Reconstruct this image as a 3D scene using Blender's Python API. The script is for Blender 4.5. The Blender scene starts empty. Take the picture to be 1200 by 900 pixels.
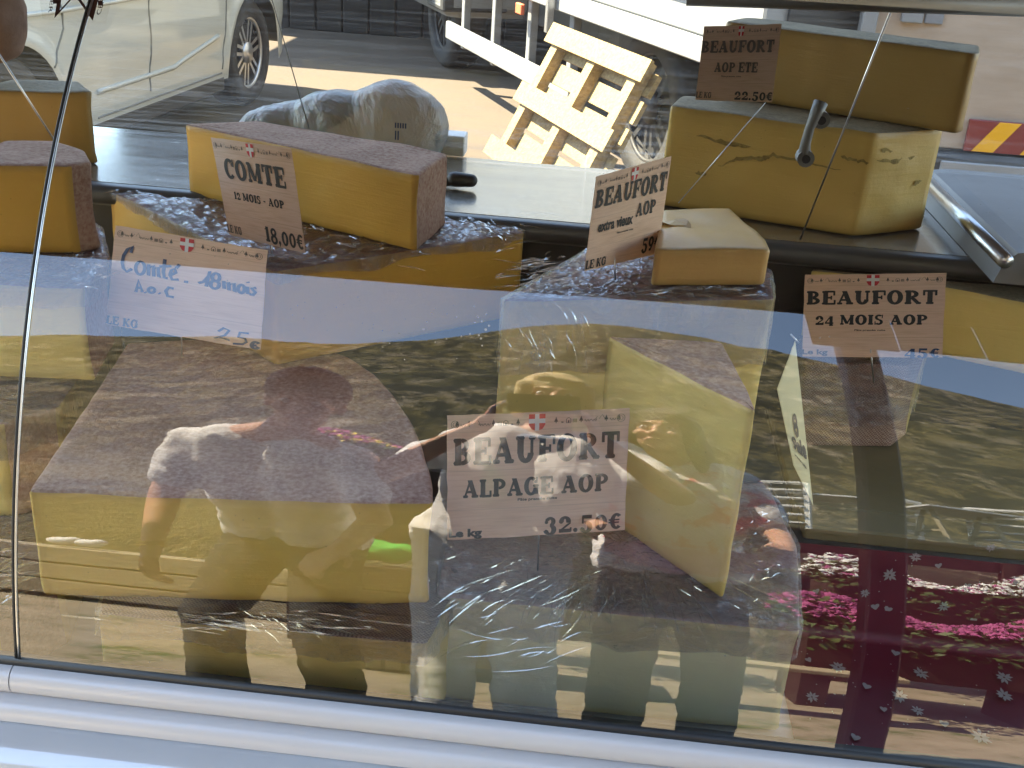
import bpy, bmesh, math, random
from math import sin, cos, tan, radians, pi, sqrt, atan2, floor
from mathutils import Vector, Matrix, noise
S = bpy.context.scene
C = S.collection
rnd = random.Random(7)
V = Vector

# ---------------------------------------------------------------- camera
PITCH, YAW, ROLL, F = radians(25), radians(3.6), radians(3.9), 1300.0
CAM = V((0, 0, 1.5))
fw = V((-sin(YAW)*cos(PITCH), cos(YAW)*cos(PITCH), -sin(PITCH)))
r0 = V((cos(YAW), sin(YAW), 0)); u0 = r0.cross(fw)
rt = r0*cos(ROLL) + u0*sin(ROLL); up = -r0*sin(ROLL) + u0*cos(ROLL)
cd = bpy.data.cameras.new('camera'); cam = bpy.data.objects.new('camera', cd); C.objects.link(cam)
cd.sensor_width = 36.0; cd.lens = F/1200*36.0; cd.clip_start = 0.003; cd.clip_end = 3000
cam.matrix_world = Matrix(((rt.x, up.x, -fw.x, CAM.x), (rt.y, up.y, -fw.y, CAM.y), (rt.z, up.z, -fw.z, CAM.z), (0, 0, 0, 1)))
S.camera = cam
# ---------------------------------------------------------------- daylight
SUN_EL, SUN_AZ = radians(56), (-0.971, 0.24)      # the sun stands high on the left
W = bpy.data.worlds.new('World'); S.world = W; W.use_nodes = True
nt = W.node_tree; nt.nodes.clear()
wo = nt.nodes.new('ShaderNodeOutputWorld'); bg = nt.nodes.new('ShaderNodeBackground'); sk = nt.nodes.new('ShaderNodeTexSky')
sk.sky_type = 'NISHITA'; sk.sun_disc = False; sk.sun_elevation = SUN_EL
sk.sun_rotation = atan2(SUN_AZ[0], SUN_AZ[1]); sk.air_density = 1.0; sk.dust_density = 0.3; sk.ozone_density = 3.0
bg.inputs[1].default_value = 0.145
nt.links.new(sk.outputs[0], bg.inputs[0]); nt.links.new(bg.outputs[0], wo.inputs[0])
sd = bpy.data.lights.new('sun', 'SUN'); sd.energy = 4.3; sd.angle = radians(0.5); sd.color = (1, .95, .86)
so = bpy.data.objects.new('sun', sd); C.objects.link(so)
tosun = V((SUN_AZ[0]*cos(SUN_EL), SUN_AZ[1]*cos(SUN_EL), sin(SUN_EL)))
so.rotation_euler = tosun.to_track_quat('Z', 'Y').to_euler(); so.location = (-4, -4, 8)
S.view_settings.view_transform = 'Standard'; S.view_settings.look = 'None'; S.view_settings.gamma = 1.0
S.view_settings.use_curve_mapping = False
try: S.view_settings.use_white_balance = True; S.view_settings.white_balance_temperature = 8000; S.view_settings.white_balance_tint = 9
except Exception: pass
S.view_settings.exposure = 3.15
try:
    S.cycles.transparent_max_bounces = 24; S.cycles.max_bounces = 10; S.cycles.caustics_reflective = False; S.cycles.caustics_refractive = False
except Exception: pass

# ---------------------------------------------------------------- geometry helpers
def ray(x, y):
    return (fw*F + rt*(x-600) - up*(y-450)).normalized()
def at(x, y, z=None, Y=None):
    d = ray(x, y)
    t = (z-CAM.z)/d.z if z is not None else (Y-CAM.y)/d.y
    return CAM + d*t
def atplane(x, y, p, n):
    d = ray(x, y); return CAM + d*((p-CAM).dot(n)/d.dot(n))
# the curved front glass: a horizontal cylinder
GR = 1.15
_d = ray(683, 470); _u = V((_d.y, _d.z)).normalized()
GC = V((CAM.y, CAM.z)) + _u*(1.15*V((_d.y, _d.z)).length/V((_d.y, _d.z)).length) + _u*GR
def gpt(th): return V((GC.x - GR*cos(th), GC.y + GR*sin(th)))
def ghit(x, y):
    d = ray(x, y); d2 = V((d.y, d.z)); o = V((CAM.y, CAM.z)) - GC
    a = d2.dot(d2); b = o.dot(d2); c = o.dot(o) - GR*GR
    t = (-b - sqrt(b*b-a*c))/a; P = CAM + d*t
    return P, V((0, (P.y-GC.x)/GR, (P.z-GC.y)/GR)), d
def ratt(x, y, Y=None, z=None):
    "a point outside, found by following the line of sight off the glass"
    P, n, d = ghit(x, y); r = d - n*(2*d.dot(n))
    t = (Y-P.y)/r.y if Y is not None else (z-P.z)/r.z
    return P + r*t

def obj(name, verts, faces, mat=None, parent=None, smooth=False, uv=None):
    me = bpy.data.meshes.new(name); me.from_pydata([tuple(v) for v in verts], [], faces); me.update()
    o = bpy.data.objects.new(name, me); C.objects.link(o)
    if mat: me.materials.append(mat)
    if smooth: me.polygons.foreach_set('use_smooth', [True]*len(me.polygons))
    if parent: o.parent = parent
    return o
def tag(o, label=None, cat=None, group=None, kind=None):
    if label: o['label'] = label
    if cat: o['category'] = cat
    if group: o['group'] = group
    if kind: o['kind'] = kind
    return o
def thing(name, label, cat, loc=(0, 0, 0), rz=0, group=None):
    o = bpy.data.objects.new(name, None); C.objects.link(o); o.location = loc; o.rotation_euler = (0, 0, rz)
    o.empty_display_size = .05
    return tag(o, label, cat, group)

class MB:
    def __init__(s): s.v = []; s.f = []
    def add(s, vs, fs):
        n = len(s.v); s.v += [V(v) for v in vs]; s.f += [tuple(i+n for i in f) for f in fs]; return s
    def box(s, lo, hi, M=None):
        x0, y0, z0 = lo; x1, y1, z1 = hi
        vs = [V(p) for p in ((x0,y0,z0),(x1,y0,z0),(x1,y1,z0),(x0,y1,z0),(x0,y0,z1),(x1,y0,z1),(x1,y1,z1),(x0,y1,z1))]
        if M: vs = [M @ v for v in vs]
        return s.add(vs, [(0,3,2,1),(4,5,6,7),(0,1,5,4),(1,2,6,5),(2,3,7,6),(3,0,4,7)])
    def bbox(s, lo, hi, b=.004, M=None):
        "box with chamfered vertical and horizontal edges"
        x0, y0, z0 = lo; x1, y1, z1 = hi
        def ring(i, z): return [(x0+b+i,y0+i,z),(x1-b-i,y0+i,z),(x1-i,y0+b+i,z),(x1-i,y1-b-i,z),(x1-b-i,y1-i,z),(x0+b+i,y1-i,z),(x0+i,y1-b-i,z),(x0+i,y0+b+i,z)]
        vs = ring(b, z0)+ring(0, z0+b)+ring(0, z1-b)+ring(b, z1)
        if M: vs = [M @ V(v) for v in vs]
        fs = [tuple(range(7, -1, -1)), tuple(range(24, 32))]
        for k in range(3):
            for i in range(8): j = (i+1) % 8; fs.append((k*8+i, k*8+j, k*8+8+j, k*8+8+i))
        return s.add(vs, fs)
    def tube(s, pts, r, n=10, cap=True):
        pts = [V(p) for p in pts]; rs = r if isinstance(r, (list, tuple)) else [r]*len(pts)
        base = len(s.v); prev = None
        for i, p in enumerate(pts):
            t = (pts[min(i+1, len(pts)-1)] - pts[max(i-1, 0)]).normalized()
            a = prev - t*prev.dot(t) if prev else (V((0, 0, 1)) if abs(t.z) < .9 else V((1, 0, 0))).cross(t)
            a.normalize(); prev = a; b = t.cross(a)
            for k in range(n):
                q = 2*pi*k/n; s.v.append(p + (a*cos(q)+b*sin(q))*rs[i])
        for i in range(len(pts)-1):
            for k in range(n):
                j = (k+1) % n; s.f.append((base+i*n+k, base+i*n+j, base+(i+1)*n+j, base+(i+1)*n+k))
        if cap:
            s.f.append(tuple(base+k for k in range(n-1, -1, -1))); e = base+(len(pts)-1)*n
            s.f.append(tuple(e+k for k in range(n)))
        return s
    def ell(s, c, r, n=14, m=9, M=None):
        c = V(c); base = len(s.v); rx, ry, rz = r if isinstance(r, (tuple, list)) else (r, r, r)
        def put(p):
            p = V((p[0]*rx, p[1]*ry, p[2]*rz)); s.v.append(c + (M @ p if M else p))
        put((0, 0, 1))
        for i in range(1, m):
            t = pi*i/m
            for k in range(n): q = 2*pi*k/n; put((sin(t)*cos(q), sin(t)*sin(q), cos(t)))
        put((0, 0, -1)); e = len(s.v)-1
        for k in range(n):
            j = (k+1) % n; s.f.append((base, base+1+k, base+1+j)); s.f.append((e, base+1+(m-2)*n+j, base+1+(m-2)*n+k))
            for i in range(m-2): s.f.append((base+1+i*n+k, base+1+(i+1)*n+k, base+1+(i+1)*n+j, base+1+i*n+j))
        return s
    def cap(s, a, b, r1, r2=None, n=12):
        a, b = V(a), V(b); r2 = r1 if r2 is None else r2; t = (b-a).normalized(); L = (b-a).length
        pts = []; rs = []
        for q in (80, 60, 40, 20, 0): pts.append(a - t*r1*sin(radians(q))); rs.append(max(r1*cos(radians(q)), 1e-4))
        for q in (0, 20, 40, 60, 80): pts.append(b + t*r2*sin(radians(q))); rs.append(max(r2*cos(radians(q)), 1e-4))
        return s.tube(pts, rs, n)
    def strip(s, pts, w, h=0):
        "flat ribbon in the local xy plane at height h"
        L = [V((p[0], p[1])) for p in pts]; out = []
        for i, p in enumerate(L):
            t = (L[min(i+1, len(L)-1)] - L[max(i-1, 0)]); t = t.normalized() if t.length > 0 else V((1, 0))
            n = V((-t.y, t.x))*w/2; out += [(p.x+n.x, p.y+n.y, h), (p.x-n.x, p.y-n.y, h)]
        return s.add(out, [(2*i, 2*i+1, 2*i+3, 2*i+2) for i in range(len(L)-1)])
    def poly(s, pts, h=0):
        return s.add([(p[0], p[1], h) for p in pts], [tuple(range(len(pts)))])
    def build(s, name, mat, parent=None, smooth=False, fn=None):
        vs = [fn(v) for v in s.v] if fn else s.v
        return obj(name, vs, s.f, mat, parent, smooth)

def remesh(o, vox, smooth=3):
    m = o.modifiers.new('r', 'REMESH'); m.mode = 'VOXEL'; m.voxel_size = vox; m.use_smooth_shade = True
    s = o.modifiers.new('s', 'SMOOTH'); s.factor = .5; s.iterations = smooth
    dg = bpy.context.evaluated_depsgraph_get(); dg.update()
    me = bpy.data.meshes.new_from_object(o.evaluated_get(dg)); old = o.data
    mats = [x for x in old.materials]; o.modifiers.clear(); o.data = me
    me.materials.clear()
    for x in mats: me.materials.append(x)
    me.polygons.foreach_set('use_smooth', [True]*len(me.polygons))
    return o

# ---------------------------------------------------------------- materials
class N:
    def __init__(s, name):
        s.m = bpy.data.materials.new(name); s.m.use_nodes = True; s.t = s.m.node_tree; s.b = s.t.nodes['Principled BSDF']; s.out = s.t.nodes['Material Output']
    def n(s, ty, **k):
        x = s.t.nodes.new(ty)
        for a, v in k.items(): setattr(x, a, v)
        return x
    def l(s, a, b): s.t.links.new(a, b)
    def coord(s, scale=(1, 1, 1), kind='Object', rot=(0, 0, 0)):
        c = s.n('ShaderNodeTexCoord'); m = s.n('ShaderNodeMapping'); m.inputs['Scale'].default_value = scale; m.inputs['Rotation'].default_value = rot
        s.l(c.outputs[kind], m.inputs[0]); return m.outputs[0]
    def noise(s, co, sc, det=4, rough=.6, dist=0):
        x = s.n('ShaderNodeTexNoise'); x.inputs['Scale'].default_value = sc; x.inputs['Detail'].default_value = det
        x.inputs['Roughness'].default_value = rough; x.inputs['Distortion'].default_value = dist; s.l(co, x.inputs['Vector']); return x.outputs['Fac']
    def ramp(s, fac, stops):
        r = s.n('ShaderNodeValToRGB'); e = r.color_ramp.elements
        while len(e) < len(stops): e.new(.5)
        for i, (p, c) in enumerate(stops): e[i].position = p; e[i].color = (*c, 1) if len(c) == 3 else c
        s.l(fac, r.inputs[0]); return r.outputs[0]
    def mix(s, f, a, b):
        x = s.n('ShaderNodeMix', data_type='RGBA')
        for i, v in ((0, f), (6, a), (7, b)):
            if hasattr(v, 'is_output'): s.l(v, x.inputs[i])
            else: x.inputs[i].default_value = v if i == 0 else (*v, 1)
        return x.outputs[2]
    def bump(s, h, st=.3, d=.002, nrm=None):
        x = s.n('ShaderNodeBump'); x.inputs['Strength'].default_value = st; x.inputs['Distance'].default_value = d; s.l(h, x.inputs['Height'])
        if nrm: s.l(nrm, x.inputs['Normal'])
        return x.outputs[0]
    def set(s, **k):
        for a, v in k.items():
            i = s.b.inputs[a.replace('_', ' ')]
            if hasattr(v, 'is_output'): s.l(v, i)
            else: i.default_value = (*v, 1) if isinstance(v, tuple) and len(v) == 3 else v
        return s
def rough_mat(name, c1, c2, sc=8, rough=.7, bump=.3, bsc=60, bd=.002, metal=0, det=5, stretch=(1, 1, 1), spec=.5):
    n = N(name); co = n.coord(stretch); f = n.noise(co, sc, det)
    n.set(Base_Color=n.ramp(f, [(.3, c1), (.7, c2)]), Roughness=rough, Metallic=metal)
    n.b.inputs['Specular IOR Level'].default_value = spec
    if bump: n.set(Normal=n.bump(n.noise(co, bsc, 6), bump, bd))
    return n.m
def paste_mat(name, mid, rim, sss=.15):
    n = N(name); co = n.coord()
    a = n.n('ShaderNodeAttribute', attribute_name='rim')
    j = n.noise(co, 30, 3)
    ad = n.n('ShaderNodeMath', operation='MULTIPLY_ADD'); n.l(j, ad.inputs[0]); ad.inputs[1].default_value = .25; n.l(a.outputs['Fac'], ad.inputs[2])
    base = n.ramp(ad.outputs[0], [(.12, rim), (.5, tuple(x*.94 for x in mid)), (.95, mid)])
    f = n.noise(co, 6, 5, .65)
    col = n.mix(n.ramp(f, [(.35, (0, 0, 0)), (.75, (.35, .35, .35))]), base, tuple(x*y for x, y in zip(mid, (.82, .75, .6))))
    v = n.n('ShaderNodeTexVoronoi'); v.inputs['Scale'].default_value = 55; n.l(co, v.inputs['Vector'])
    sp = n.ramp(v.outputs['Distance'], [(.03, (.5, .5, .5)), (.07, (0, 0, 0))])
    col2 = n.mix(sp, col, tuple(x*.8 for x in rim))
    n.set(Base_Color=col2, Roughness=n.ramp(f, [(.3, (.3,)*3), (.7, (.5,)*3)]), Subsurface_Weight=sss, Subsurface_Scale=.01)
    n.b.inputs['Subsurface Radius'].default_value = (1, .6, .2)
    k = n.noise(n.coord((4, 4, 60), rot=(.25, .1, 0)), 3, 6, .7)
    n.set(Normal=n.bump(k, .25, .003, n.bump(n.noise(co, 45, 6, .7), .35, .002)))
    return n.m
def rind_mat(name, c1, c2, c3, weave=False, rough=.75):
    n = N(name); co = n.coord(); f = n.noise(co, 14, 7, .7); g = n.noise(co, 160, 3)
    col = n.mix(n.ramp(g, [(.35, (0,)*3), (.7, (.75,)*3)]), n.ramp(f, [(.3, c1), (.6, c2)]), c3)
    h = n.noise(co, 90, 8, .75); n.b.inputs['Specular IOR Level'].default_value = .2
    if weave:
        w = n.n('ShaderNodeTexChecker'); w.inputs['Scale'].default_value = 420; n.l(co, w.inputs['Vector'])
        ad = n.n('ShaderNodeMath', operation='MULTIPLY_ADD'); n.l(w.outputs['Fac'], ad.inputs[0]); ad.inputs[1].default_value = .35; n.l(h, ad.inputs[2]); h = ad.outputs[0]
        col = n.mix(w.outputs['Fac'], col, tuple(x*.75 for x in c1))
    n.set(Base_Color=col, Roughness=rough, Normal=n.bump(h, .7, .003)); return n.m
def film_mat(name, tint=(.95, .93, .95), haze=.1, sc=60, st=1.0, gl=.35, rough=.12, stretch=(1, 3, 1)):
    n = N(name); n.t.nodes.remove(n.b)
    co = n.coord(stretch); f = n.noise(co, sc*.25, 6, .7, 1.2); w = n.noise(co, sc, 5, .6, .8)
    ad = n.n('ShaderNodeMath', operation='MULTIPLY_ADD'); n.l(w, ad.inputs[0]); ad.inputs[1].default_value = .5; n.l(f, ad.inputs[2])
    nb = n.bump(ad.outputs[0], st, .007)
    tr = n.n('ShaderNodeBsdfTransparent'); tr.inputs[0].default_value = (*tint, 1)
    g = n.n('ShaderNodeBsdfGlossy'); g.inputs['Roughness'].default_value = rough; n.l(nb, g.inputs['Normal'])
    df = n.n('ShaderNodeBsdfDiffuse'); df.inputs[0].default_value = (.8, .8, .82, 1); n.l(nb, df.inputs['Normal'])
    lw = n.n('ShaderNodeLayerWeight'); lw.inputs['Blend'].default_value = gl; n.l(nb, lw.inputs['Normal'])
    m1 = n.n('ShaderNodeMixShader'); n.l(lw.outputs['Fresnel'], m1.inputs[0]); n.l(tr.outputs[0], m1.inputs[1]); n.l(g.outputs[0], m1.inputs[2])
    rr = n.ramp(f, [(.45, (.05,)*3), (.72, (haze*3,)*3)])
    m2 = n.n('ShaderNodeMixShader'); n.l(rr, m2.inputs[0]); n.l(m1.outputs[0], m2.inputs[1]); n.l(df.outputs[0], m2.inputs[2])
    n.l(m2.outputs[0], n.out.inputs[0]); return n.m
def flat(name, c, rough=.5, metal=0, spec=.5, coat=0):
    n = N(name); n.set(Base_Color=c, Roughness=rough, Metallic=metal); n.b.inputs['Specular IOR Level'].default_value = spec
    n.b.inputs['Coat Weight'].default_value = coat; return n.m

M = {}
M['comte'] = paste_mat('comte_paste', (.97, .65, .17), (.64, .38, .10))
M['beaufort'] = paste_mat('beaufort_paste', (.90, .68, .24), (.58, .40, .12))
M['beaufort_mid'] = paste_mat('beaufort_mid_paste', (.66, .43, .12), (.36, .23, .06))  # Beaufort colour lowered for the backlit block on the worktop
M['beaufort_dark'] = paste_mat('beaufort_dimmed_paste', (.42, .25, .07), (.22, .13, .035))  # Beaufort copy darkened for the dim, backlit upper cheeses
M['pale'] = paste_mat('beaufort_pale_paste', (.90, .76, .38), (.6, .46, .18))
M['comte_dim'] = paste_mat('comte_dimmed_paste', (.78, .45, .085), (.46, .26, .05))  # comte copy darkened so the upper cheeses hold against the exposure
M['pale_lifted'] = paste_mat('pale_lifted_paste', (.96, .88, .58), (.80, .66, .34))  # pale paste brightened to offset the shade on the pocketed lower block
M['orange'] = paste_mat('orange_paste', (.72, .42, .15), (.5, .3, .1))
M['pinkrind'] = rind_mat('pink_rind', (.30, .10, .07), (.46, .20, .14), (.62, .38, .28))
M['brownrind'] = rind_mat('brown_rind', (.30, .16, .11), (.45, .28, .20), (.58, .42, .32), weave=True)
M['mauverind'] = rind_mat('mauve_rind', (.34, .15, .11), (.52, .28, .21), (.74, .50, .40))
M['greyrind'] = rind_mat('grey_rind', (.16, .13, .09), (.26, .22, .15), (.34, .28, .19))
M['mauve_lifted'] = rind_mat('lifted_mauve_rind', (.60, .34, .27), (.80, .54, .45), (.9, .75, .66))  # mauve rind brightened to make up for little light on the lower block
M['tanrind'] = rind_mat('tan_rind', (.24, .11, .07), (.38, .20, .14), (.54, .37, .27))
M['film'] = film_mat('cling_film', haze=.10, gl=.15, st=.9, rough=.14, stretch=(1.5, 5, 3))
M['filmside'] = film_mat('cling_film_side', haze=.05, sc=40, st=.7, gl=.2, stretch=(3, 3, .6))
M['filmshiny'] = film_mat('cling_film_shiny', haze=.12, sc=38, st=1.0, gl=.26, rough=.08, stretch=(1, 4, 1))
M['white'] = rough_mat('bounce_white_enamel', (.62, .62, .64), (.70, .70, .71), 3, .3, .04, 200)
M['blackseal'] = flat('black_rubber', (.012, .013, .014), .5)
M['black'] = flat('black_print', (.004, .004, .005), .6)
M['blueink'] = flat('blue_print', (.006, .035, .12), .5)
M['red'] = flat('red_print', (.62, .02, .03), .5)
M['whiteprint'] = flat('white_print', (.8, .78, .76), .5)
M['greyprint'] = flat('grey_print', (.10, .08, .07), .6)
M['brownprint'] = flat('brown_print', (.03, .012, .012), .5)
M['steel'] = rough_mat('brushed_steel', (.45, .46, .47), (.56, .57, .58), 4, .28, .08, 80, metal=1, stretch=(1, 12, 1))
M['darkgrey'] = rough_mat('dark_grey_plastic', (.05, .055, .06), (.08, .085, .09), 6, .4, .1, 150)
M['grey'] = rough_mat('grey_plastic', (.18, .19, .20), (.24, .25, .26), 6, .45, .1, 150)
M['inside'] = rough_mat('case_inside', (.02, .02, .022), (.035, .035, .035), 4, .5, .1, 50)
M['asphalt'] = None
def mat_panel():
    n = N('glossy_white_panel'); co = n.coord((1, 1, 1))
    n.set(Base_Color=n.ramp(n.noise(co, 3, 3), [(.3, (.44, .45, .46)), (.7, (.52, .53, .53))]), Roughness=.22, Metallic=.0)
    n.b.inputs['Coat Weight'].default_value = 1; n.b.inputs['Coat Roughness'].default_value = .06; n.b.inputs['Coat IOR'].default_value = 2.0; return n.m
M['panel'] = mat_panel()
def mat_rail():
    n = N('white_rail'); co = n.coord((1, 6, 6))
    v = n.noise(co, 26, 8, .8, .5)
    sc = n.ramp(v, [(.66, (0,)*3), (.70, (1,)*3)])
    n.set(Base_Color=n.mix(sc, (.52, .51, .51), (.22, .21, .20)), Roughness=.28); n.b.inputs['Coat Weight'].default_value = .3
    n.b.inputs['Coat Roughness'].default_value = .1
    return n.m
M['rail'] = mat_rail()
def mat_glass():
    n = N('front_glass'); n.t.nodes.remove(n.b)
    co = n.coord((1, 1, 1))
    wv = n.noise(co, 3.0, 2, .5)
    fine = n.noise(n.coord((6, 1, 1)), 4.0, 2, .5)
    nb = n.bump(wv, .06, .01); 
    tr = n.n('ShaderNodeBsdfTransparent'); tr.inputs[0].default_value = (.97, .985, .975, 1)
    g = n.n('ShaderNodeBsdfGlossy'); g.inputs['Roughness'].default_value = .0; g.inputs[0].default_value = (1, 1, 1, 1); n.l(nb, g.inputs['Normal'])
    fr = n.n('ShaderNodeFresnel'); fr.inputs['IOR'].default_value = 1.80
    m1 = n.n('ShaderNodeMixShader'); n.l(fr.outputs[0], m1.inputs[0]); n.l(tr.outputs[0], m1.inputs[1]); n.l(g.outputs[0], m1.inputs[2])
    # dust specks and wiped streaks
    df = n.n('ShaderNodeBsdfDiffuse'); df.inputs[0].default_value = (.8, .78, .75, 1)
    v = n.n('ShaderNodeTexVoronoi'); v.inputs['Scale'].default_value = 130; n.l(co, v.inputs['Vector'])
    big = n.noise(co, 7, 3)
    mk = n.n('ShaderNodeMath', operation='SUBTRACT'); n.l(big, mk.inputs[0]); n.l(v.outputs['Distance'], mk.inputs[1])
    sp = n.ramp(mk.outputs[0], [(.56, (0,)*3), (.6, (.3,)*3)])
    st = n.noise(n.coord((1.5, 30, 30)), 5, 7, .75)
    ss = n.ramp(st, [(.62, (0,)*3), (.85, (.03,)*3)])
    ad = n.n('ShaderNodeMath', operation='ADD'); n.l(sp, ad.inputs[0]); n.l(ss, ad.inputs[1])
    m2 = n.n('ShaderNodeMixShader'); n.l(ad.outputs[0], m2.inputs[0]); n.l(m1.outputs[0], m2.inputs[1]); n.l(df.outputs[0], m2.inputs[2])
    n.l(m2.outputs[0], n.out.inputs[0]); return n.m
M['glass'] = mat_glass()
def mat_plexi():
    n = N('scratched_acrylic'); n.t.nodes.remove(n.b)
    tr = n.n('ShaderNodeBsdfTransparent'); tr.inputs[0].default_value = (.93, .95, .93, 1)
    df = n.n('ShaderNodeBsdfTranslucent'); df.inputs[0].default_value = (.55, .56, .55, 1)
    a = n.noise(n.coord((1, 1, 40)), 3.5, 9, .8, .3); b = n.noise(n.coord((30, 1, 1), rot=(0, .5, 0)), 2.5, 9, .85)
    cz = n.coord(); sp = n.n('ShaderNodeSeparateXYZ'); n.l(cz, sp.inputs[0])
    low = n.n('ShaderNodeMapRange'); n.l(sp.outputs[2], low.inputs[0]); low.inputs[1].default_value = 1.02; low.inputs[2].default_value = 1.14; low.inputs[3].default_value = 1; low.inputs[4].default_value = .25
    s1 = n.ramp(a, [(.48, (.03,)*3), (.75, (.6,)*3)]); s2 = n.ramp(b, [(.66, (0,)*3), (.8, (.25,)*3)])
    ad = n.n('ShaderNodeMath', operation='MULTIPLY_ADD'); n.l(s1, ad.inputs[0]); n.l(low.outputs[0], ad.inputs[1]); n.l(s2, ad.inputs[2])
    m = n.n('ShaderNodeMixShader'); n.l(ad.outputs[0], m.inputs[0]); n.l(tr.outputs[0], m.inputs[1]); n.l(df.outputs[0], m.inputs[2])
    g = n.n('ShaderNodeBsdfGlossy'); g.inputs['Roughness'].default_value = .05; m2 = n.n('ShaderNodeMixShader'); m2.inputs[0].default_value = .05
    n.l(m.outputs[0], m2.inputs[1]); n.l(g.outputs[0], m2.inputs[2]); n.l(m2.outputs[0], n.out.inputs[0]); return n.m
M['plexi'] = mat_plexi()
def mat_worktop():
    n = N('speckled_worktop'); co = n.coord()
    f = n.noise(n.coord((1, 3, 1)), 220, 4, .8); g = n.noise(n.coord((1, 6, 1)), 6, 8, .75)
    n.set(Base_Color=n.ramp(f, [(.38, (.05, .045, .04)), (.5, (.14, .125, .105)), (.66, (.24, .22, .19))]), Roughness=n.ramp(g, [(.35, (.10,)*3), (.7, (.3,)*3)]))
    n.b.inputs['Coat Weight'].default_value = .8; n.b.inputs['Coat Roughness'].default_value = .12
    n.set(Normal=n.bump(g, .1, .003)); return n.m
M['worktop'] = mat_worktop()
def mat_card(k=1.0):
    n = N('wood_print_card'); co = n.coord((1, 1, 1), 'UV')
    g = n.noise(n.coord((1.2, 14, 1), 'UV'), 3.5, 8, .65, .6); b = n.noise(n.coord((.7, 2, 1), 'UV'), 2.5, 2)
    base = n.ramp(g, [(.3, (.68, .42, .29)), (.52, (.82, .54, .39)), (.75, (.89, .63, .48))])
    sp = n.n('ShaderNodeSeparateXYZ'); n.l(co, sp.inputs[0])
    fr = n.n('ShaderNodeMath', operation='FRACT'); mu = n.n('ShaderNodeMath', operation='MULTIPLY_ADD'); n.l(sp.outputs[1], mu.inputs[0]); mu.inputs[1].default_value = 3.2; mu.inputs[2].default_value = .25; n.l(mu.outputs[0], fr.inputs[0])
    ln = n.ramp(fr.outputs[0], [(.0, (.55,)*3), (.025, (0,)*3)])
    n.set(Base_Color=n.mix(1-k, n.mix(ln, n.mix(n.ramp(b, [(.35, (0,)*3), (.8, (.5,)*3)]), base, (.82, .57, .48)), (.45, .28, .20)), (.02, .02, .01)), Roughness=.38); n.b.inputs['Coat Weight'].default_value = .15
    return n.m
M['card'] = mat_card(); M['card_dim'] = mat_card(.84)  # dim copy for the upper cards: dirtier, and lowered against the exposure
M['card_yellow'] = rough_mat('yellowed_card', (.80, .68, .38), (.88, .78, .50), 5, .5, .05)
M['pin'] = flat('pin_metal', (.5, .5, .5), .3, 1)
M['cloth'] = rough_mat('dark_red_oilcloth', (.12, .002, .012), (.17, .004, .02), 3, .5, .15, 90)
M['clothprint'] = flat('cloth_print_grey', (.42, .36, .34), .6)
M['step'] = rough_mat('olive_shelf', (.16, .12, .05), (.24, .19, .09), 5, .5, .1)

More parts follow.
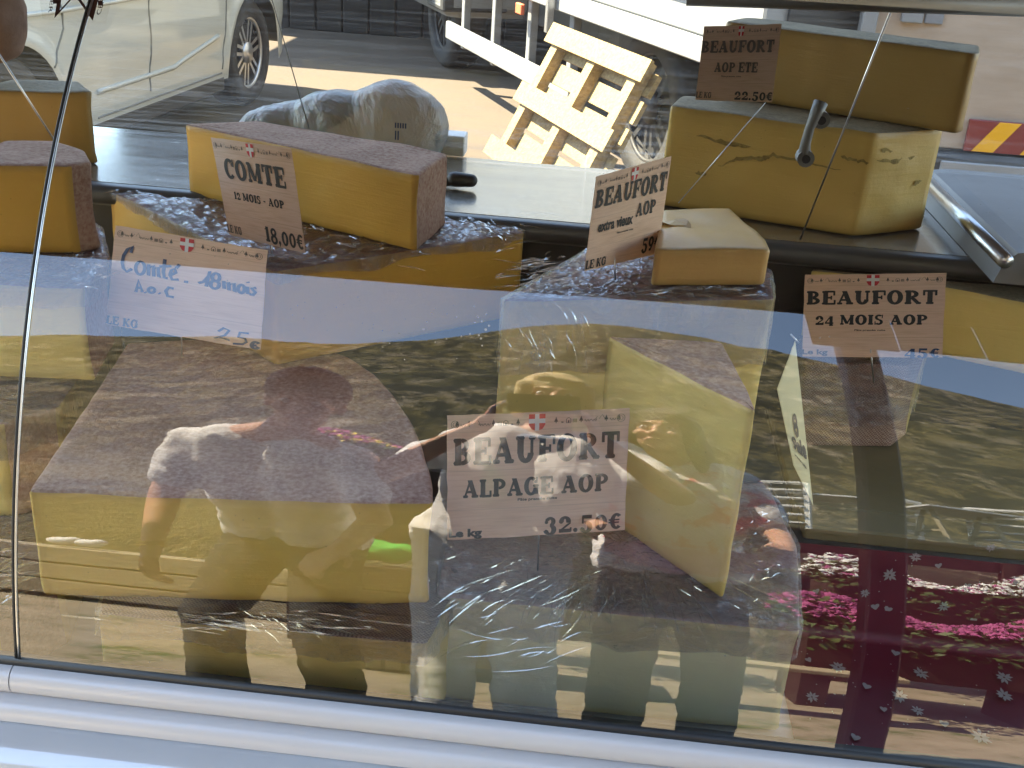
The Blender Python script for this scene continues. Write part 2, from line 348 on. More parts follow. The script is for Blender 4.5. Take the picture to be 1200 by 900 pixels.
# ================================================================ STRUCTURE
GZ = -.12      # the customers stand a little lower than the street behind
def hillz(X, Y):
    d = -Y
    if d < 3.2: return GZ
    z = GZ+((d-3.2)*.32 if d < 8 else 1.536+(d-8)*.22)
    if d > 40:
        t = min(1, (d-40)/210.0)
        s = X*1.6/max(t, .25)
        ridge = 150 + 24*sin((X+60)*.011) + 22*math.exp(-((X-25)/60.0)**2) - 45/(1+math.exp(-(X-78)/12.0)) + 16*noise.noise(V((X*.02, 1.7, 0)))
        z = 8.576*(1-t) + ridge*(t**1.05) + 14*(noise.fractal(V((X*.03, Y*.03, 0)), .8, 2.1, 5))*min(1, t*2)*(1-.6*t)
    return z
def ground():
    vs = []; fs = []
    n = N('sandy_asphalt'); co = n.coord()
    f = n.noise(co, .5, 6, .6); g = n.noise(co, 40, 6, .8)
    c = n.mix(n.ramp(g, [(.35, (0,)*3), (.7, (.5,)*3)]), n.ramp(f, [(.3, (.085, .064, .046)), (.7, (.105, .082, .060))]), (.06, .048, .036))
    n.set(Base_Color=c, Roughness=.9, Normal=n.bump(g, .5, .01))
    X = [-900, -60, -10, 10, 60, 900]; Y = [-3.2, 1.0, 1.25, 12, 60, 1200]
    for y in Y:
        for x in X: vs.append((x, y, 0 if y > 1.1 else GZ))
    for j in range(5):
        for i in range(5): a = j*6+i; fs.append((a, a+1, a+7, a+6))
    tag(obj('ground', vs, fs, n.m), kind='structure')
    # terrain behind the customers up to the ridge
    n = N('hillside_grass'); co = n.coord((1, .6, 1.0))
    f = n.noise(co, .05, 8, .75); g = n.noise(n.coord((1.3, .4, .5)), .16, 9, .85); q = n.noise(n.coord((1.2, .4, .4)), .8, 6, .8)
    base = n.ramp(f, [(.38, (.09, .085, .025)), (.5, (.20, .165, .055)), (.63, (.30, .24, .10))])
    rock = n.ramp(g, [(.50, (0,)*3), (.60, (1,)*3)])
    q2 = n.noise(n.coord((1.3, .4, .5)), .30, 9, .8)
    c = n.mix(rock, base, (.55, .46, .34)); c = n.mix(n.ramp(q2, [(.46, (0,)*3), (.53, (1,)*3)]), c, (.035, .035, .010)); c = n.mix(n.ramp(q, [(.4, (0,)*3), (.65, (.4,)*3)]), c, (.05, .05, .018))
    n.set(Base_Color=c, Roughness=.95, Normal=n.bump(g, 1, 3.0))
    ys = [-3.2, -4, -5, -6, -8, -11, -15, -20, -28, -40]+[-40-7*i for i in range(1, 31)]+[-262, -290, -400]
    xs = [-420+7*i for i in range(121)]
    xs = sorted(set(xs+[-3, -1.5, 0, 1.5, 3, 5]))
    vs = []; fs = []
    for y in ys:
        for x in xs:
            z = hillz(x, max(y, -250)) if y >= -250 else hillz(x, -250)*(1-(-250-y)/200.)
            vs.append((x, y, z))
    w = len(xs)
    for j in range(len(ys)-1):
        for i in range(w-1): a = j*w+i; fs.append((a, a+w, a+w+1, a+1))
    o = obj('hills', vs, fs, n.m, smooth=True); tag(o, kind='structure')
    # pale dirt path and verge in front of the customers' side
    n = N('dirt_path'); co = n.coord(); f = n.noise(n.coord((1, 1.4, 1)), 3.5, 9, .8)
    n.set(Base_Color=n.ramp(f, [(.36, (.07, .10, .025)), (.46, (.25, .21, .145)), (.75, (.38, .32, .235))]), Roughness=.95, Normal=n.bump(n.noise(co, 30, 6), .5, .01))
    vs = []; fs = []
    for j in range(13):
        for i in range(25): vs.append((-6+i*.5, -3.15+j*.33, GZ+.004))
    for j in range(12):
        for i in range(24): a = j*25+i; fs.append((a, a+1, a+26, a+25))
    tag(obj('dirt_path', vs, fs, n.m), kind='structure')
ground()

# ================================================================ DISPLAY CASE
XL, XS, XR = -1.15, -.588, 1.25
case = thing('display_case', 'curved glass cheese counter with white lower rail and dark inside', 'display case', (0, 1.3, 0))
def par(o, p):
    o.parent = p; o.matrix_parent_inverse = Matrix.Translation(-V(p.location)) ; return o
def built(o, p=None):
    "parent while keeping world coordinates"
    p = p or case
    o.parent = p; o.matrix_parent_inverse = p.matrix_basis.inverted(); 
    return o
def sheet(x0, x1, th0, th1, n=48):
    vs = []; fs = []
    for i in range(n+1):
        q = gpt(th0+(th1-th0)*i/n); vs += [(x0, q.x, q.y), (x1, q.x, q.y)]
    for i in range(n): fs.append((2*i, 2*i+1, 2*i+3, 2*i+2))
    return vs, fs
TH0, TH1 = radians(8.0), radians(56)
for x0, x1 in ((XL, XS-.0015), (XS+.0015, XR)):
    g = obj('front_glass', *sheet(x0, x1, TH0, TH1), M['glass'], smooth=True); built(g)
# seam: dark joint, bright glass edge
mb = MB(); pts = [(XS, gpt(TH0+(TH1-TH0)*i/40).x, gpt(TH0+(TH1-TH0)*i/40).y) for i in range(41)]
mb.tube(pts, .0018, 8); built(mb.build('glass_joint', M['blackseal'], smooth=True))
mb = MB(); mb.tube([(x+.0036, y-.001, z) for x, y, z in pts], .0014, 8); built(mb.build('glass_edge', M['steel'], smooth=True))
g0 = gpt(TH0)
def profile(name, prof, x0, x1, mat, bev=0):
    vs = []; fs = []; n = len(prof)
    for x in (x0, x1):
        for y, z in prof: vs.append((x, y, z))
    for i in range(n): j = (i+1) % n; fs.append((i, j, n+j, n+i))
    fs.append(tuple(range(n-1, -1, -1))); fs.append(tuple(range(n, 2*n)))
    o = obj(name, vs, fs, mat); 
    bm = bmesh.new(); bm.from_mesh(o.data); bmesh.ops.recalc_face_normals(bm, faces=bm.faces)
    for e in bm.edges:
        if len(e.link_faces) == 2: e.smooth = e.calc_face_angle(0) < .7
    bm.to_mesh(o.data); bm.free(); o.data.polygons.foreach_set('use_smooth', [True]*len(o.data.polygons))
    return built(o)
y0, z0 = g0
def arc(cy, cz, ry, rz, a0, a1, n=9): return [(cy+ry*cos(radians(a0+(a1-a0)*i/n)), cz+rz*sin(radians(a0+(a1-a0)*i/n))) for i in range(n+1)]
profile('rubber_seal', [(y0-.003, z0+.004), (y0+.008, z0+.006), (y0+.008, z0-.006), (y0-.004, z0-.004)], XL, XR, M['blackseal'])
rp = [(y0+.012, z0-.003), (y0-.002, z0-.003)]+arc(y0-.002, z0-.0205, .016, .0175, 100, 265, 10)+[(y0+.012, z0-.040)]
for x0, x1 in ((XL, XS-.003), (XS-.0015, XR)): profile('bottom_rail', rp, x0, x1, M['rail'])
profile('rail_ledge', [(y0+.012, z0-.042), (y0-.012, z0-.042), (y0-.020, z0-.046), (y0-.025, z0-.056), (y0-.024, z0-.066), (y0+.012, z0-.066)], XL, XR, M['rail'])
pp = [(y0+.012, z0-.0675), (y0-.018, z0-.0675), (y0-.030, z0-.071), (y0-.048, z0-.081), (y0-.062, z0-.096), (y0-.070, z0-.115), (y0-.073, z0-.14), (y0-.06, .10), (y0+.012, .10)]
profile('lower_panel', pp, XL, XR, M['panel'])
def bx(name, lo, hi, mat, b=.003):
    return built(MB().bbox(lo, hi, b).build(name, mat))
XA = .30     # right of this the deck carries the red cloth and the raised shelf
bx('deck', (XL, y0+.013, .53), (XR, 1.72, .556), M['white'])  # made white to bounce light onto the lower cheeses
bx('back_step', (XL, 1.385, .557), (XA+.02, 1.70, .705), M['darkgrey'])
bx('back_wall', (XL, 1.718, .557), (XR, 1.74, .955), M['inside'])
bx('side_shelf', (XA+.0225, 1.384, .690), (XR, 1.70, .709), M['step'])
bx('shelf_nosing', (XA+.03, 1.325, .688), (XR, 1.3825, .710), M['step'])
bx('worktop', (XL, 1.69, .968), (XR, 2.06, .9985), M['worktop'], .004)
profile('worktop_front_edge', arc(1.678, .983, .014, .016, 90, 270, 8)+[(1.6885, .967), (1.6885, .999)], XL, XR, M['darkgrey'])
bx('under_track', (XL, 1.70, .957), (XR, 1.715, .9665), M['grey'], .002)
# right end cap of the worktop: grey moulding with a bright steel lip
p1, p2 = at(1105, 215, z=1.045), at(1165, 285, z=1.045)
mb = MB(); ex = p1.x
Mx = Matrix.Translation(V((0, 0, 0)))
prof = [(ex-.02, .9995), (ex-.012, 1.03), (ex+.004, 1.046), (ex+.03, 1.050), (ex+.20, 1.050), (ex+.21, .9995)]
vs = [(x, y, z) for y in (p2.y-.045, 2.06) for x, z in prof]; n6 = len(prof)
fs = [(i, (i+1) % n6, n6+(i+1) % n6, n6+i) for i in range(n6)]+[tuple(range(n6-1, -1, -1)), tuple(range(n6, 2*n6))]
built(obj('end_moulding', vs, fs, M['grey']))
mb = MB(); mb.tube([(ex-.012, p2.y-.05, 1.034), (ex-.012, 2.055, 1.034)], .011, 14); built(mb.build('steel_lip', M['steel'], smooth=True))
mb = MB(); mb.bbox((ex+.03, p2.y-.06, 1.0), (ex+.25, p2.y-.046, 1.03), .004); built(mb.build('end_panel', M['grey']))
# back acrylic and stays
for x0, x1 in ((XL, -.02), (-.018, XR)):
    built(obj('back_screen', [(x0, 2.03, 1.0), (x1, 2.03, 1.0), (x1, 2.03, 1.56), (x0, 2.03, 1.56)], [(0, 1, 2, 3)], M['plexi']))
def rod(a, b, r=.0012, mat='steel', name='glass_stay'):
    built(MB().tube([a, b], r, 8).build(name, M[mat], smooth=True))
rod(at(1054, -12, Y=1.345), at(938, 280, Y=1.62), .0013)
rod(at(316, -10, Y=1.9), at(362, 150, Y=1.98), .001, 'grey')
rod(at(-6, 56, Y=1.5), at(97, 216, Y=1.66), .0014, 'steel')
rod(at(897, 120, Y=1.60), at(795, 238, Y=1.62), .0006, 'steel')
rod(at(805, -5, Y=1.34), at(1215, 8, Y=1.34), .011, 'grey', 'top_rail')
# knob on the worktop and hooked handle
kb = at(541, 212, z=1.012); mb = MB(); mb.cap((kb.x-.012, kb.y, 1.014), (kb.x+.016, kb.y, 1.014), .013, .011, 14); mb.cap((kb.x-.03, kb.y, 1.008), (kb.x-.012, kb.y, 1.012), .008, .010, 12)
built(mb.build('black_knob', M['blackseal'], smooth=True))
h1, h2, h3 = at(960, 119, Y=1.6), at(951, 150, Y=1.6), at(942, 186, Y=1.6)
hd = built(MB().tube([at(962, 120, Y=1.58), at(957, 132, Y=1.575), at(949, 150, Y=1.57), at(944, 168, Y=1.575), at(942, 184, Y=1.58)], [.010, .009, .0065, .007, .009], 12).build('hook_handle', M['grey'], smooth=True))
for q in (at(961, 139, Y=1.583), at(943, 184, Y=1.583)):
    m = MB().tube([q+V((0, .01, 0)), q-V((0, .012, 0))], .012, 14); o = m.build('mounting_disc', M['grey']); built(o)
    m = MB().tube([q-V((0, .0125, .0)), q-V((0, .0145, 0))], .006, 12); built(m.build('screw', M['black']))

# ================================================================ CHEESES
def insidekey(pts):
    a = sum(pts[i].x*pts[(i+1) % len(pts)].y - pts[(i+1) % len(pts)].x*pts[i].y for i in range(len(pts)))/2
    return a
def cheese(label, outline, zt, h, paste, rind='pinkrind', side_rind=(), group=None, wrap=None, wrapside=0, step=.009, seed=0, botrind=True, bulge=0.005, round_=.004, drop=(0, 0), lowrows=None, toppaste=False, name='cheese', cat='cheese'):
    """outline: list of xy; side_rind: indices i of edges (i -> i+1) that are rind"""
    P = [V((p[0], p[1])) for p in outline]; sr = set(side_rind); n0 = len(P)
    if insidekey(P) < 0:
        P.reverse(); sr = {(n0-2-i) % n0 for i in sr}
    ctr = sum(P, V((0, 0)))/n0
    ring = []; flag = []
    for i in range(n0):
        a, b = P[i], P[(i+1) % n0]; L = (b-a).length; d = (b-a)/L; k = max(2, int(round((L-2*round_)/step)))
        for j in range(k+1): ring.append(a+d*(round_+(L-2*round_)*j/k)); flag.append(i in sr)
    m = len(ring)
    nor = []
    for i in range(m):
        t = ring[(i+1) % m]-ring[i-1]; nor.append(V((t.y, -t.x)).normalized())
    base = V((ctr.x, ctr.y, zt-h)); verts = []; rim = []
    rows = max(6, int(h/.009)); zs = [0, .0015]+[.004+(h-.008)*j/rows for j in range(rows+1)]+[h-.0015, h]
    ins = {0: .004, 1: .0012, len(zs)-2: .0012, len(zs)-1: .004}
    distr = []
    for i in range(m):
        dmin = 9
        for k in sr:
            a, b = P[k], P[(k+1) % n0]; ab = b-a; t = max(0, min(1, (ring[i]-a).dot(ab)/ab.dot(ab))); dmin = min(dmin, (ring[i]-a-ab*t).length)
        distr.append(dmin)
    for r, z in enumerate(zs):
        for i in range(m):
            q = ring[i]-nor[i]*ins.get(r, 0)
            w = .0018*noise.noise(V((q.x*22, q.y*22, z*22+seed)))
            bu = bulge*sin(pi*z/h) if flag[i] else 0
            q = q+nor[i]*(w-bu)
            zz = z + .002*noise.noise(V((q.x*12, q.y*12, seed+5)))*(z/h)
            verts.append(V((q.x, q.y, zt-h+zz))-base); rim.append(min(z, h-z, distr[i])/.03)
    fp = []; fr = []
    for r in range(len(zs)-1):
        for i in range(m):
            j = (i+1) % m; f = (r*m+i, r*m+j, (r+1)*m+j, (r+1)*m+i)
            (fr if (flag[i] and flag[j]) or r < (1 if botrind else 0) or r >= len(zs)-2 and not toppaste else fp).append(f)
    # top cap by rings towards the middle
    topf = []; prev = (len(zs)-1)*m
    K = max(5, int((max((p-ctr).length for p in P))/.014))
    for k in range(1, K):
        s = 1-k/K
        for i in range(m):
            q = ctr+(ring[i]-nor[i]*.004-ctr)*s
            zz = h+.0028*noise.noise(V((q.x*14, q.y*14, seed+9)))*min(1, k/2)+.002*noise.noise(V((q.x*12, q.y*12, seed+5)))
            verts.append(V((q.x, q.y, zt-h+zz))-base); rim.append(.6)
        cur = len(verts)-m
        for i in range(m): j = (i+1) % m; topf.append((prev+i, prev+j, cur+j, cur+i))
        prev = cur
    verts.append(V((ctr.x, ctr.y, zt))-base); rim.append(.6); e = len(verts)-1
    for i in range(m): topf.append((prev+i, prev+(i+1) % m, e))
    botc = len(verts); verts.append(V((0, 0, .0))); rim.append(0)
    fb = [((i+1) % m, i, botc) for i in range(m)]
    (fp if toppaste else fr).extend(topf); fr.extend(fb)
    t = thing(name, label, cat, base, 0, group)
    def sub(nm, faces, mat):
        used = sorted({i for f in faces for i in f}); mp = {a: b for b, a in enumerate(used)}
        o = obj(nm, [verts[i] for i in used], [tuple(mp[i] for i in f) for f in faces], M[mat], t, smooth=True)
        at_ = o.data.attributes.new('rim', 'FLOAT', 'POINT'); at_.data.foreach_set('value', [rim[i] for i in used]); return o
    sub('cut_paste', fp, paste)
    if fr: sub('rind', fr, rind)
    if wrap:
        # thin film lying over the top and part way down the sides, wrinkled
        wv = []; wf = []; rr = []
        dn = wrapside if wrapside else .02
        nd = max(3, int(dn/.006))
        for k in range(nd+1):
            z = h+.001-dn*(1-k/nd)
            for i in range(m):
                q = ring[i]; am = .004+.004*(1-k/nd)
                w = .0022+am*abs(noise.fractal(V((q.x*35, q.y*35, z*9+seed)), .7, 2.2, 3))*(1-k/nd*.4)
                q = q+nor[i]*w; z2 = z+.002*noise.noise(V((q.x*12, q.y*12, seed+5)))
                if k == 0: z2 = z+.012*noise.noise(V((q.x*18, q.y*18, seed+2)))
                wv.append(V((q.x, q.y, zt-h+z2))-base)
        K2 = K*2; pr = nd*m
        for f_ in range(nd):
            for i in range(m): j = (i+1) % m; wf.append((f_*m+i, f_*m+j, f_*m+m+j, f_*m+m+i))
        for k in range(1, K2):
            s = 1-k/K2
            for i in range(m):
                q = ctr+(ring[i]-nor[i]*.001-ctr)*s
                zz = h+.0014+.0028*noise.noise(V((q.x*14, q.y*14, seed+9)))*min(1, k/4)+.002*noise.noise(V((q.x*12, q.y*12, seed+5)))+.006*max(0, 1-2.6*abs(noise.fractal(V((q.x*22+q.y*14, q.y*48-q.x*10, seed+3)), .7, 2.2, 4)))**3
                wv.append(V((q.x, q.y, zt-h+zz))-base)
            cur = len(wv)-m
            for i in range(m): j = (i+1) % m; wf.append((pr+i, pr+j, cur+j, cur+i))
            pr = cur
        wv.append(V((0, 0, h+.003))); e = len(wv)-1
        for i in range(m): wf.append((pr+i, pr+(i+1) % m, e))
        obj('cling_film', wv, wf, M[wrap], t, smooth=True)
    return t
def px(z, *pts): return [at(x, y, z=z).to_2d() for x, y in pts]
def arcpts(a, b, bulge, n=6):
    "points strictly between a and b on an arc bulging to the right of a->b"
    a, b = V(a), V(b); d = b-a; nn = V((d.y, -d.x)).normalized()*bulge; return [a+d*(i/n)+nn*4*(i/n)*(1-i/n) for i in range(1, n)]

# A: large wrapped Beaufort at the lower right
o = px(.71, (512, 699), (938, 740)); bR = at(935, 640, z=.71).to_2d(); bk = at(900, 566, z=.71).to_2d(); bl = at(560, 560, z=.71).to_2d(); l2 = at(520, 640, z=.71).to_2d()
A = cheese('largest wrapped wedge at the bottom, under the hanging 32,50 euro card, mauve rind top', [o[0], o[1], bR, bk, bl, l2], .71, .153, 'pale_lifted', 'mauve_lifted', (1, 2), 'wrapped cheese wedges', 'film', .045, seed=3)
# E: long wrapped cheese under the big uncovered block
e1 = at(112, 722, z=.708).to_2d(); e2 = at(500, 757, z=.708).to_2d()
E_ = cheese('wrapped brown netted cheese lying under the large left block with the arched rind', [(e1.x+.0, e1.y+.004), (e2.x, e2.y+.004), (e2.x+.02, 1.12), (-.16, 1.30), (-.50, 1.34), (e1.x-.045, 1.15)], .708, .15, 'beaufort', 'brownrind', (3, 4), 'wrapped cheese wedges', 'film', .03, seed=8)
# D: large left block with curved rind
d1, d2 = at(26, 583, z=.848).to_2d(), at(425, 590, z=.848).to_2d()
d1.y = max(d1.y, 1.0)
d3 = at(508, 590, z=.848).to_2d(); d4 = at(440, 432, z=.848).to_2d(); d5 = at(150, 400, z=.848).to_2d()
arc1 = [at(x, y, z=.848).to_2d() for x, y in ((508, 572), (503, 546), (493, 516), (479, 488), (461, 460), (438, 437), (408, 417), (370, 403), (320, 394))]
D = cheese('large uncovered block with mauve arched rind top and bright yellow front, left of the middle', [d1, d2, V((d3.x, d3.y))]+arc1+[d5], .848, .138, 'comte', 'mauverind', (2, 3, 4, 5, 6, 7, 8, 9, 10), 'uncovered cheese blocks', None, seed=12)
# H: wrapped cheese at the lower left corner, crossing the glass joint
H = cheese('wrapped mauve cheese cut by the left picture edge at the bottom', [(-.98, 1.02), (-.66, 1.02), (-.615, 1.10), (-.68, 1.36), (-.98, 1.36)], .70, .14, 'beaufort', 'mauverind', (1,), 'wrapped cheese wedges', 'film', .05, seed=17)
H2 = cheese('mauve topped cheese beneath the purple wrapped one at the left edge', [(-1.02, 1.16), (-.70, 1.16), (-.655, 1.22), (-.70, 1.52), (-1.02, 1.52)], .838, .137, 'beaufort', 'mauverind', (1,), 'wrapped cheese wedges', 'film', .05, seed=18)
# G and F at the left
g1 = at(-60, 330, z=.98).to_2d(); g2 = at(99, 338, z=.98).to_2d(); g3 = at(126, 300, z=.98).to_2d(); g4 = at(118, 268, z=.98).to_2d()
G_ = cheese('purple tinted wrapped wedge under the small comte quarter at the left edge', [g1, g2, g3, g4, V((g1.x, g4.y+.08))], .98, .131, 'beaufort', 'pinkrind', (1, 2), 'wrapped cheese wedges', 'filmshiny', .03, seed=20)
f1 = at(-60, 192, z=1.105).to_2d(); f2 = at(90, 196, z=1.105).to_2d(); f3 = at(98, 225, z=1.105).to_2d()
Fz = cheese('small comte quarter with brown rind, topmost at the left edge', [f1, V((f2.x-.01, f2.y-.0)), V((f2.x+.008, f2.y+.03)), V((f2.x-.03, f2.y+.09)), V((f2.x-.09, f2.y+.13)), V((f1.x, f1.y+.14))], 1.105, .121, 'comte_dim', 'tanrind', (1, 2, 3, 4), 'uncovered cheese blocks', None, seed=23)
# J and I comte stack
J = cheese('wide wrapped pink topped block carrying the 12 month comte slab', px(.99, (320, 318), (615, 272), (560, 236), (330, 205), (127, 222)), .99, .139, 'comte_dim', 'pinkrind', (2, 3), 'wrapped cheese wedges', 'filmshiny', .016, seed=30)
I_ = cheese('12 month comte slab with pink rind lying on the wide wrapped block', px(1.105, (216, 145), (490, 205), (526, 179), (470, 168), (302, 142)), 1.105, .112, 'comte_dim', 'tanrind', (1,), 'uncovered cheese blocks', None, seed=33, bulge=.002)
# C1, C2 centre stack
C1 = cheese('tall wrapped block with shiny crumpled film in the centre, behind the hanging cards', px(1.0, (588, 352), (907, 350), (903, 318), (860, 292), (690, 292)), 1.0, .292, 'beaufort', 'pinkrind', (2, 3), 'wrapped cheese wedges', 'filmshiny', .10, seed=40)
C2 = cheese('tall upright wedge with pink netted top pointing forward on the lower right block', px(.968, (712, 393), (848, 400), (887, 478), (884, 482)), .968, .255, 'beaufort', 'mauverind', (0,), 'uncovered cheese blocks', None, seed=44, toppaste=False)
K_ = cheese('small pale orange cut piece resting on the crumpled film in the centre', px(1.058, (768, 292), (903, 292), (898, 280), (856, 244), (775, 245)), 1.058, .052, 'orange', 'tanrind', (), 'uncovered cheese blocks', None, seed=47, toppaste=True, step=.006)
# torn paper scrap on it
q = at(795, 262, z=1.061)
sc = MB(); pts = []
for k in range(14):
    a = 2*pi*k/14; rr = .018+.005*rnd.random(); pts.append((q.x-.008+rr*1.3*cos(a), q.y+rr*.8*sin(a), 1.0612+.004*sin(a*2)))
sc.add(pts, [tuple(range(14))]); sc.add([(p[0], p[1], p[2]-.0008) for p in pts], [tuple(range(13, -1, -1))])
tag(sc.build('paper_scrap', M['orange']), 'torn curled scrap of paste on the small pale orange piece', 'scrap')
# L stack
LZ = 1.166
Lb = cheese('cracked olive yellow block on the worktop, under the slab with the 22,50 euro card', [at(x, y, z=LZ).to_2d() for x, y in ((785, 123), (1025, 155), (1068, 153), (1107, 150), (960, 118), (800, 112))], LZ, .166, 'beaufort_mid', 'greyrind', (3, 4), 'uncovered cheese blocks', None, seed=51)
l0, l1 = at(895, 121, z=LZ+.002).to_2d(), at(1120, 157, z=LZ+.002).to_2d(); ld = (l1-l0).normalized(); lp = V((-ld.y, ld.x))
lh = at(1146, 62, Y=l1.y).z-LZ-.002
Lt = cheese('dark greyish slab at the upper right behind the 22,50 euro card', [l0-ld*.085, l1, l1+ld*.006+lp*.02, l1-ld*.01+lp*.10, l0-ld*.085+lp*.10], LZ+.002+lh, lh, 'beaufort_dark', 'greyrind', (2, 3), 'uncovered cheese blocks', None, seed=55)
M['crumb_edge'] = rough_mat('crumbly_crack_edge', (.22, .14, .035), (.42, .30, .09), 90, .8, .8, 200)
off_ = V((0, -.0004, 0))*-1
def crack(par_, pts, Yf, w=.0022):
    m = MB(); L = []
    for i, (x, y) in enumerate(pts):
        L.append((x, y))
    fine = []
    for i in range(len(L)-1):
        for k in range(6):
            t = k/6; fine.append((L[i][0]+(L[i+1][0]-L[i][0])*t+rnd.uniform(-1, 1), L[i][1]+(L[i+1][1]-L[i][1])*t+rnd.uniform(-1.3, 1.3)))
    fine.append(L[-1]); vs = []
    for i, (x, y) in enumerate(fine):
        t = i/(len(fine)-1); ww = (1.1*sin(pi*t)**.6+.2)*rnd.uniform(.5, 1.3)
        a = Yf(x, y-ww); b = Yf(x, y+ww); vs += [a, b]
    m.add(vs, [(2*i, 2*i+1, 2*i+3, 2*i+2) for i in range(len(fine)-1)])
    o = m.build('crack', M['greyprint']); built(o, par_)
    m2_ = MB(); vs = []
    for i, (x, y) in enumerate(fine):
        t = i/(len(fine)-1); ww = (2.8*sin(pi*t)**.5+.3)*rnd.uniform(.5, 1.3); nn2 = (Yf(x, y)-par_.location); vs += [Yf(x, y-ww)-off_, Yf(x, y+ww*.6)-off_]
    m2_.add(vs, [(2*i, 2*i+1, 2*i+3, 2*i+2) for i in range(len(fine)-1)]); built(m2_.build('crack_edge', M['crumb_edge']), par_)
fa, fb_ = at(785, 123, z=LZ), at(1025, 155, z=LZ); nn = V(((fb_-fa).y, -(fb_-fa).x, 0)).normalized()
front = lambda x, y: atplane(x, y, fa+nn*.0022, nn)
for c_ in ([(842, 195), (868, 186), (893, 187), (905, 182), (940, 189), (985, 199)], [(985, 184), (1000, 188), (1018, 191)], [(815, 158), (850, 168), (880, 172)], [(815, 203), (828, 204)]): crack(Lb, c_, front)
ga, gb = at(1025, 155, z=LZ), at(1107, 150, z=LZ); gn = V(((gb-ga).y, -(gb-ga).x, 0)).normalized()
side = lambda x, y: atplane(x, y, ga+gn*.0022, gn)
for c_ in ([(1028, 188), (1050, 190), (1072, 183)], [(1070, 218), (1080, 212)], [(1032, 176), (1046, 177)]): crack(Lb, c_, side)
# M, N right stack
m0 = at(1050, 325, z=.965).to_2d(); m1 = at(1235, 360, z=.965).to_2d()
Mm = cheese('24 month block with rough brown rind at the right edge', [m0+V((-.13, 0)), m0, m1+V((.10, -.04)), V((m1.x+.14, 1.665)), at(1130, 300, z=.965).to_2d()*0+V((at(1130, 300, z=.965).x, 1.668)), V((m0.x-.12, 1.668))], .965, .111, 'beaufort', 'greyrind', (3, 4), 'uncovered cheese blocks', None, seed=60)
Nn = cheese('brown rinded cheese standing under the 24 month block', [at(943, 425, z=.852).to_2d(), at(1066, 428, z=.852).to_2d(), at(1085, 415, z=.852).to_2d(), at(1080, 395, z=.852).to_2d(), at(935, 395, z=.852).to_2d()], .852, .142, 'beaufort', 'brownrind', (0, 1, 3, 4), 'wrapped cheese wedges', 'film', .1, seed=63)
# cheese at the far upper left, behind
far = [at(-30, 104, z=1.12).to_2d(), at(80, 108, z=1.12).to_2d(), at(98, 104, z=1.13).to_2d()+V((0, .03)), at(60, 100, z=1.13).to_2d()+V((0, .1)), at(-30, 100, z=1.13).to_2d()+V((0, .12))]
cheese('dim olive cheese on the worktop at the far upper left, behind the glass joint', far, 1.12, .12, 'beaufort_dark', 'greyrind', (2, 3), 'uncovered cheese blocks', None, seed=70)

def fold_mat():
    n = N('film_crease'); n.t.nodes.remove(n.b)
    tr = n.n('ShaderNodeBsdfTransparent'); g = n.n('ShaderNodeBsdfGlossy'); g.inputs['Roughness'].default_value = .12
    d = n.n('ShaderNodeBsdfDiffuse'); d.inputs[0].default_value = (.85, .85, .88, 1)  # white in the colour makes the creases read as bright glints
    m1 = n.n('ShaderNodeMixShader'); m1.inputs[0].default_value = .30; n.l(g.outputs[0], m1.inputs[1]); n.l(d.outputs[0], m1.inputs[2])
    m2 = n.n('ShaderNodeMixShader'); m2.inputs[0].default_value = .28; n.l(tr.outputs[0], m2.inputs[1]); n.l(m1.outputs[0], m2.inputs[2]); n.l(m2.outputs[0], n.out.inputs[0]); return n.m
M['crease'] = fold_mat()
def creases(par_, n, cx, cy, z, rx, ry, ang, spread, L=.035, fan=None, seed=1, wid=.0013):
    """fine standing creases of the film round a pixel spot on the plane z (or on a front face when z is a plane function)"""
    r_ = random.Random(seed); m = MB()
    for k in range(n):
        x, y = cx+r_.gauss(0, 1)*rx*.5, cy+r_.gauss(0, 1)*ry*.5
        c = z(x, y) if callable(z) else at(x, y, z=z)
        a = atan2(c.y-fan[1], c.x-fan[0])+r_.gauss(0, .18) if fan else radians(ang+r_.gauss(0, 1)*spread)
        l = L*r_.uniform(.3, 1.2); w = wid*r_.uniform(.4, 1.2); hgt = w*1.6; bend = r_.uniform(-.5, .5)
        vs = []; ns = 5
        for i in range(ns+1):
            t = i/ns-.5; aa = a+bend*t; tp = 4*(.25-t*t)+.05
            if callable(z): d = V((cos(aa), 0, sin(aa))); q = V((-sin(aa), 0, cos(aa))); up_ = V((0, -1, 0))
            else: d = V((cos(aa), sin(aa), 0)); q = V((-sin(aa), cos(aa), 0)); up_ = V((0, 0, 1))
            p = c+d*(l*t)+up_*.004
            vs += [p-q*w*tp, p+up_*hgt*tp, p+q*w*tp]
        m.add(vs, [(3*i+j, 3*i+j+1, 3*i+j+4, 3*i+j+3) for i in range(ns) for j in (0, 1)])
    o = m.build('film_creases', M['crease'], smooth=False); built(o, par_); o['kind'] = 'stuff'
creases(J, 60, 585, 272, .99, 30, 12, 155, 25, .04, seed=2); creases(J, 45, 175, 222, .99, 40, 10, 20, 25, .035, seed=3); creases(J, 60, 400, 285, .99, 90, 22, 5, 40, .04, seed=4)
creases(C1, 90, 640, 322, 1.0, 45, 22, 40, 22, .05, seed=5); creases(C1, 60, 820, 340, 1.0, 80, 10, 5, 20, .05, seed=6)
creases(A, 150, 690, 700, .71, 170, 34, 0, 14, .09, fan=(.08, 1.32), seed=7, wid=.0009); creases(A, 50, 895, 650, .71, 22, 60, 70, 40, .02, seed=8)
cA = at(700, 740, z=.70).y-.006
creases(A, 20, 600, 750, lambda x, y: at(x, y, Y=cA), 80, 26, 25, 14, .07, seed=9, wid=.0009)
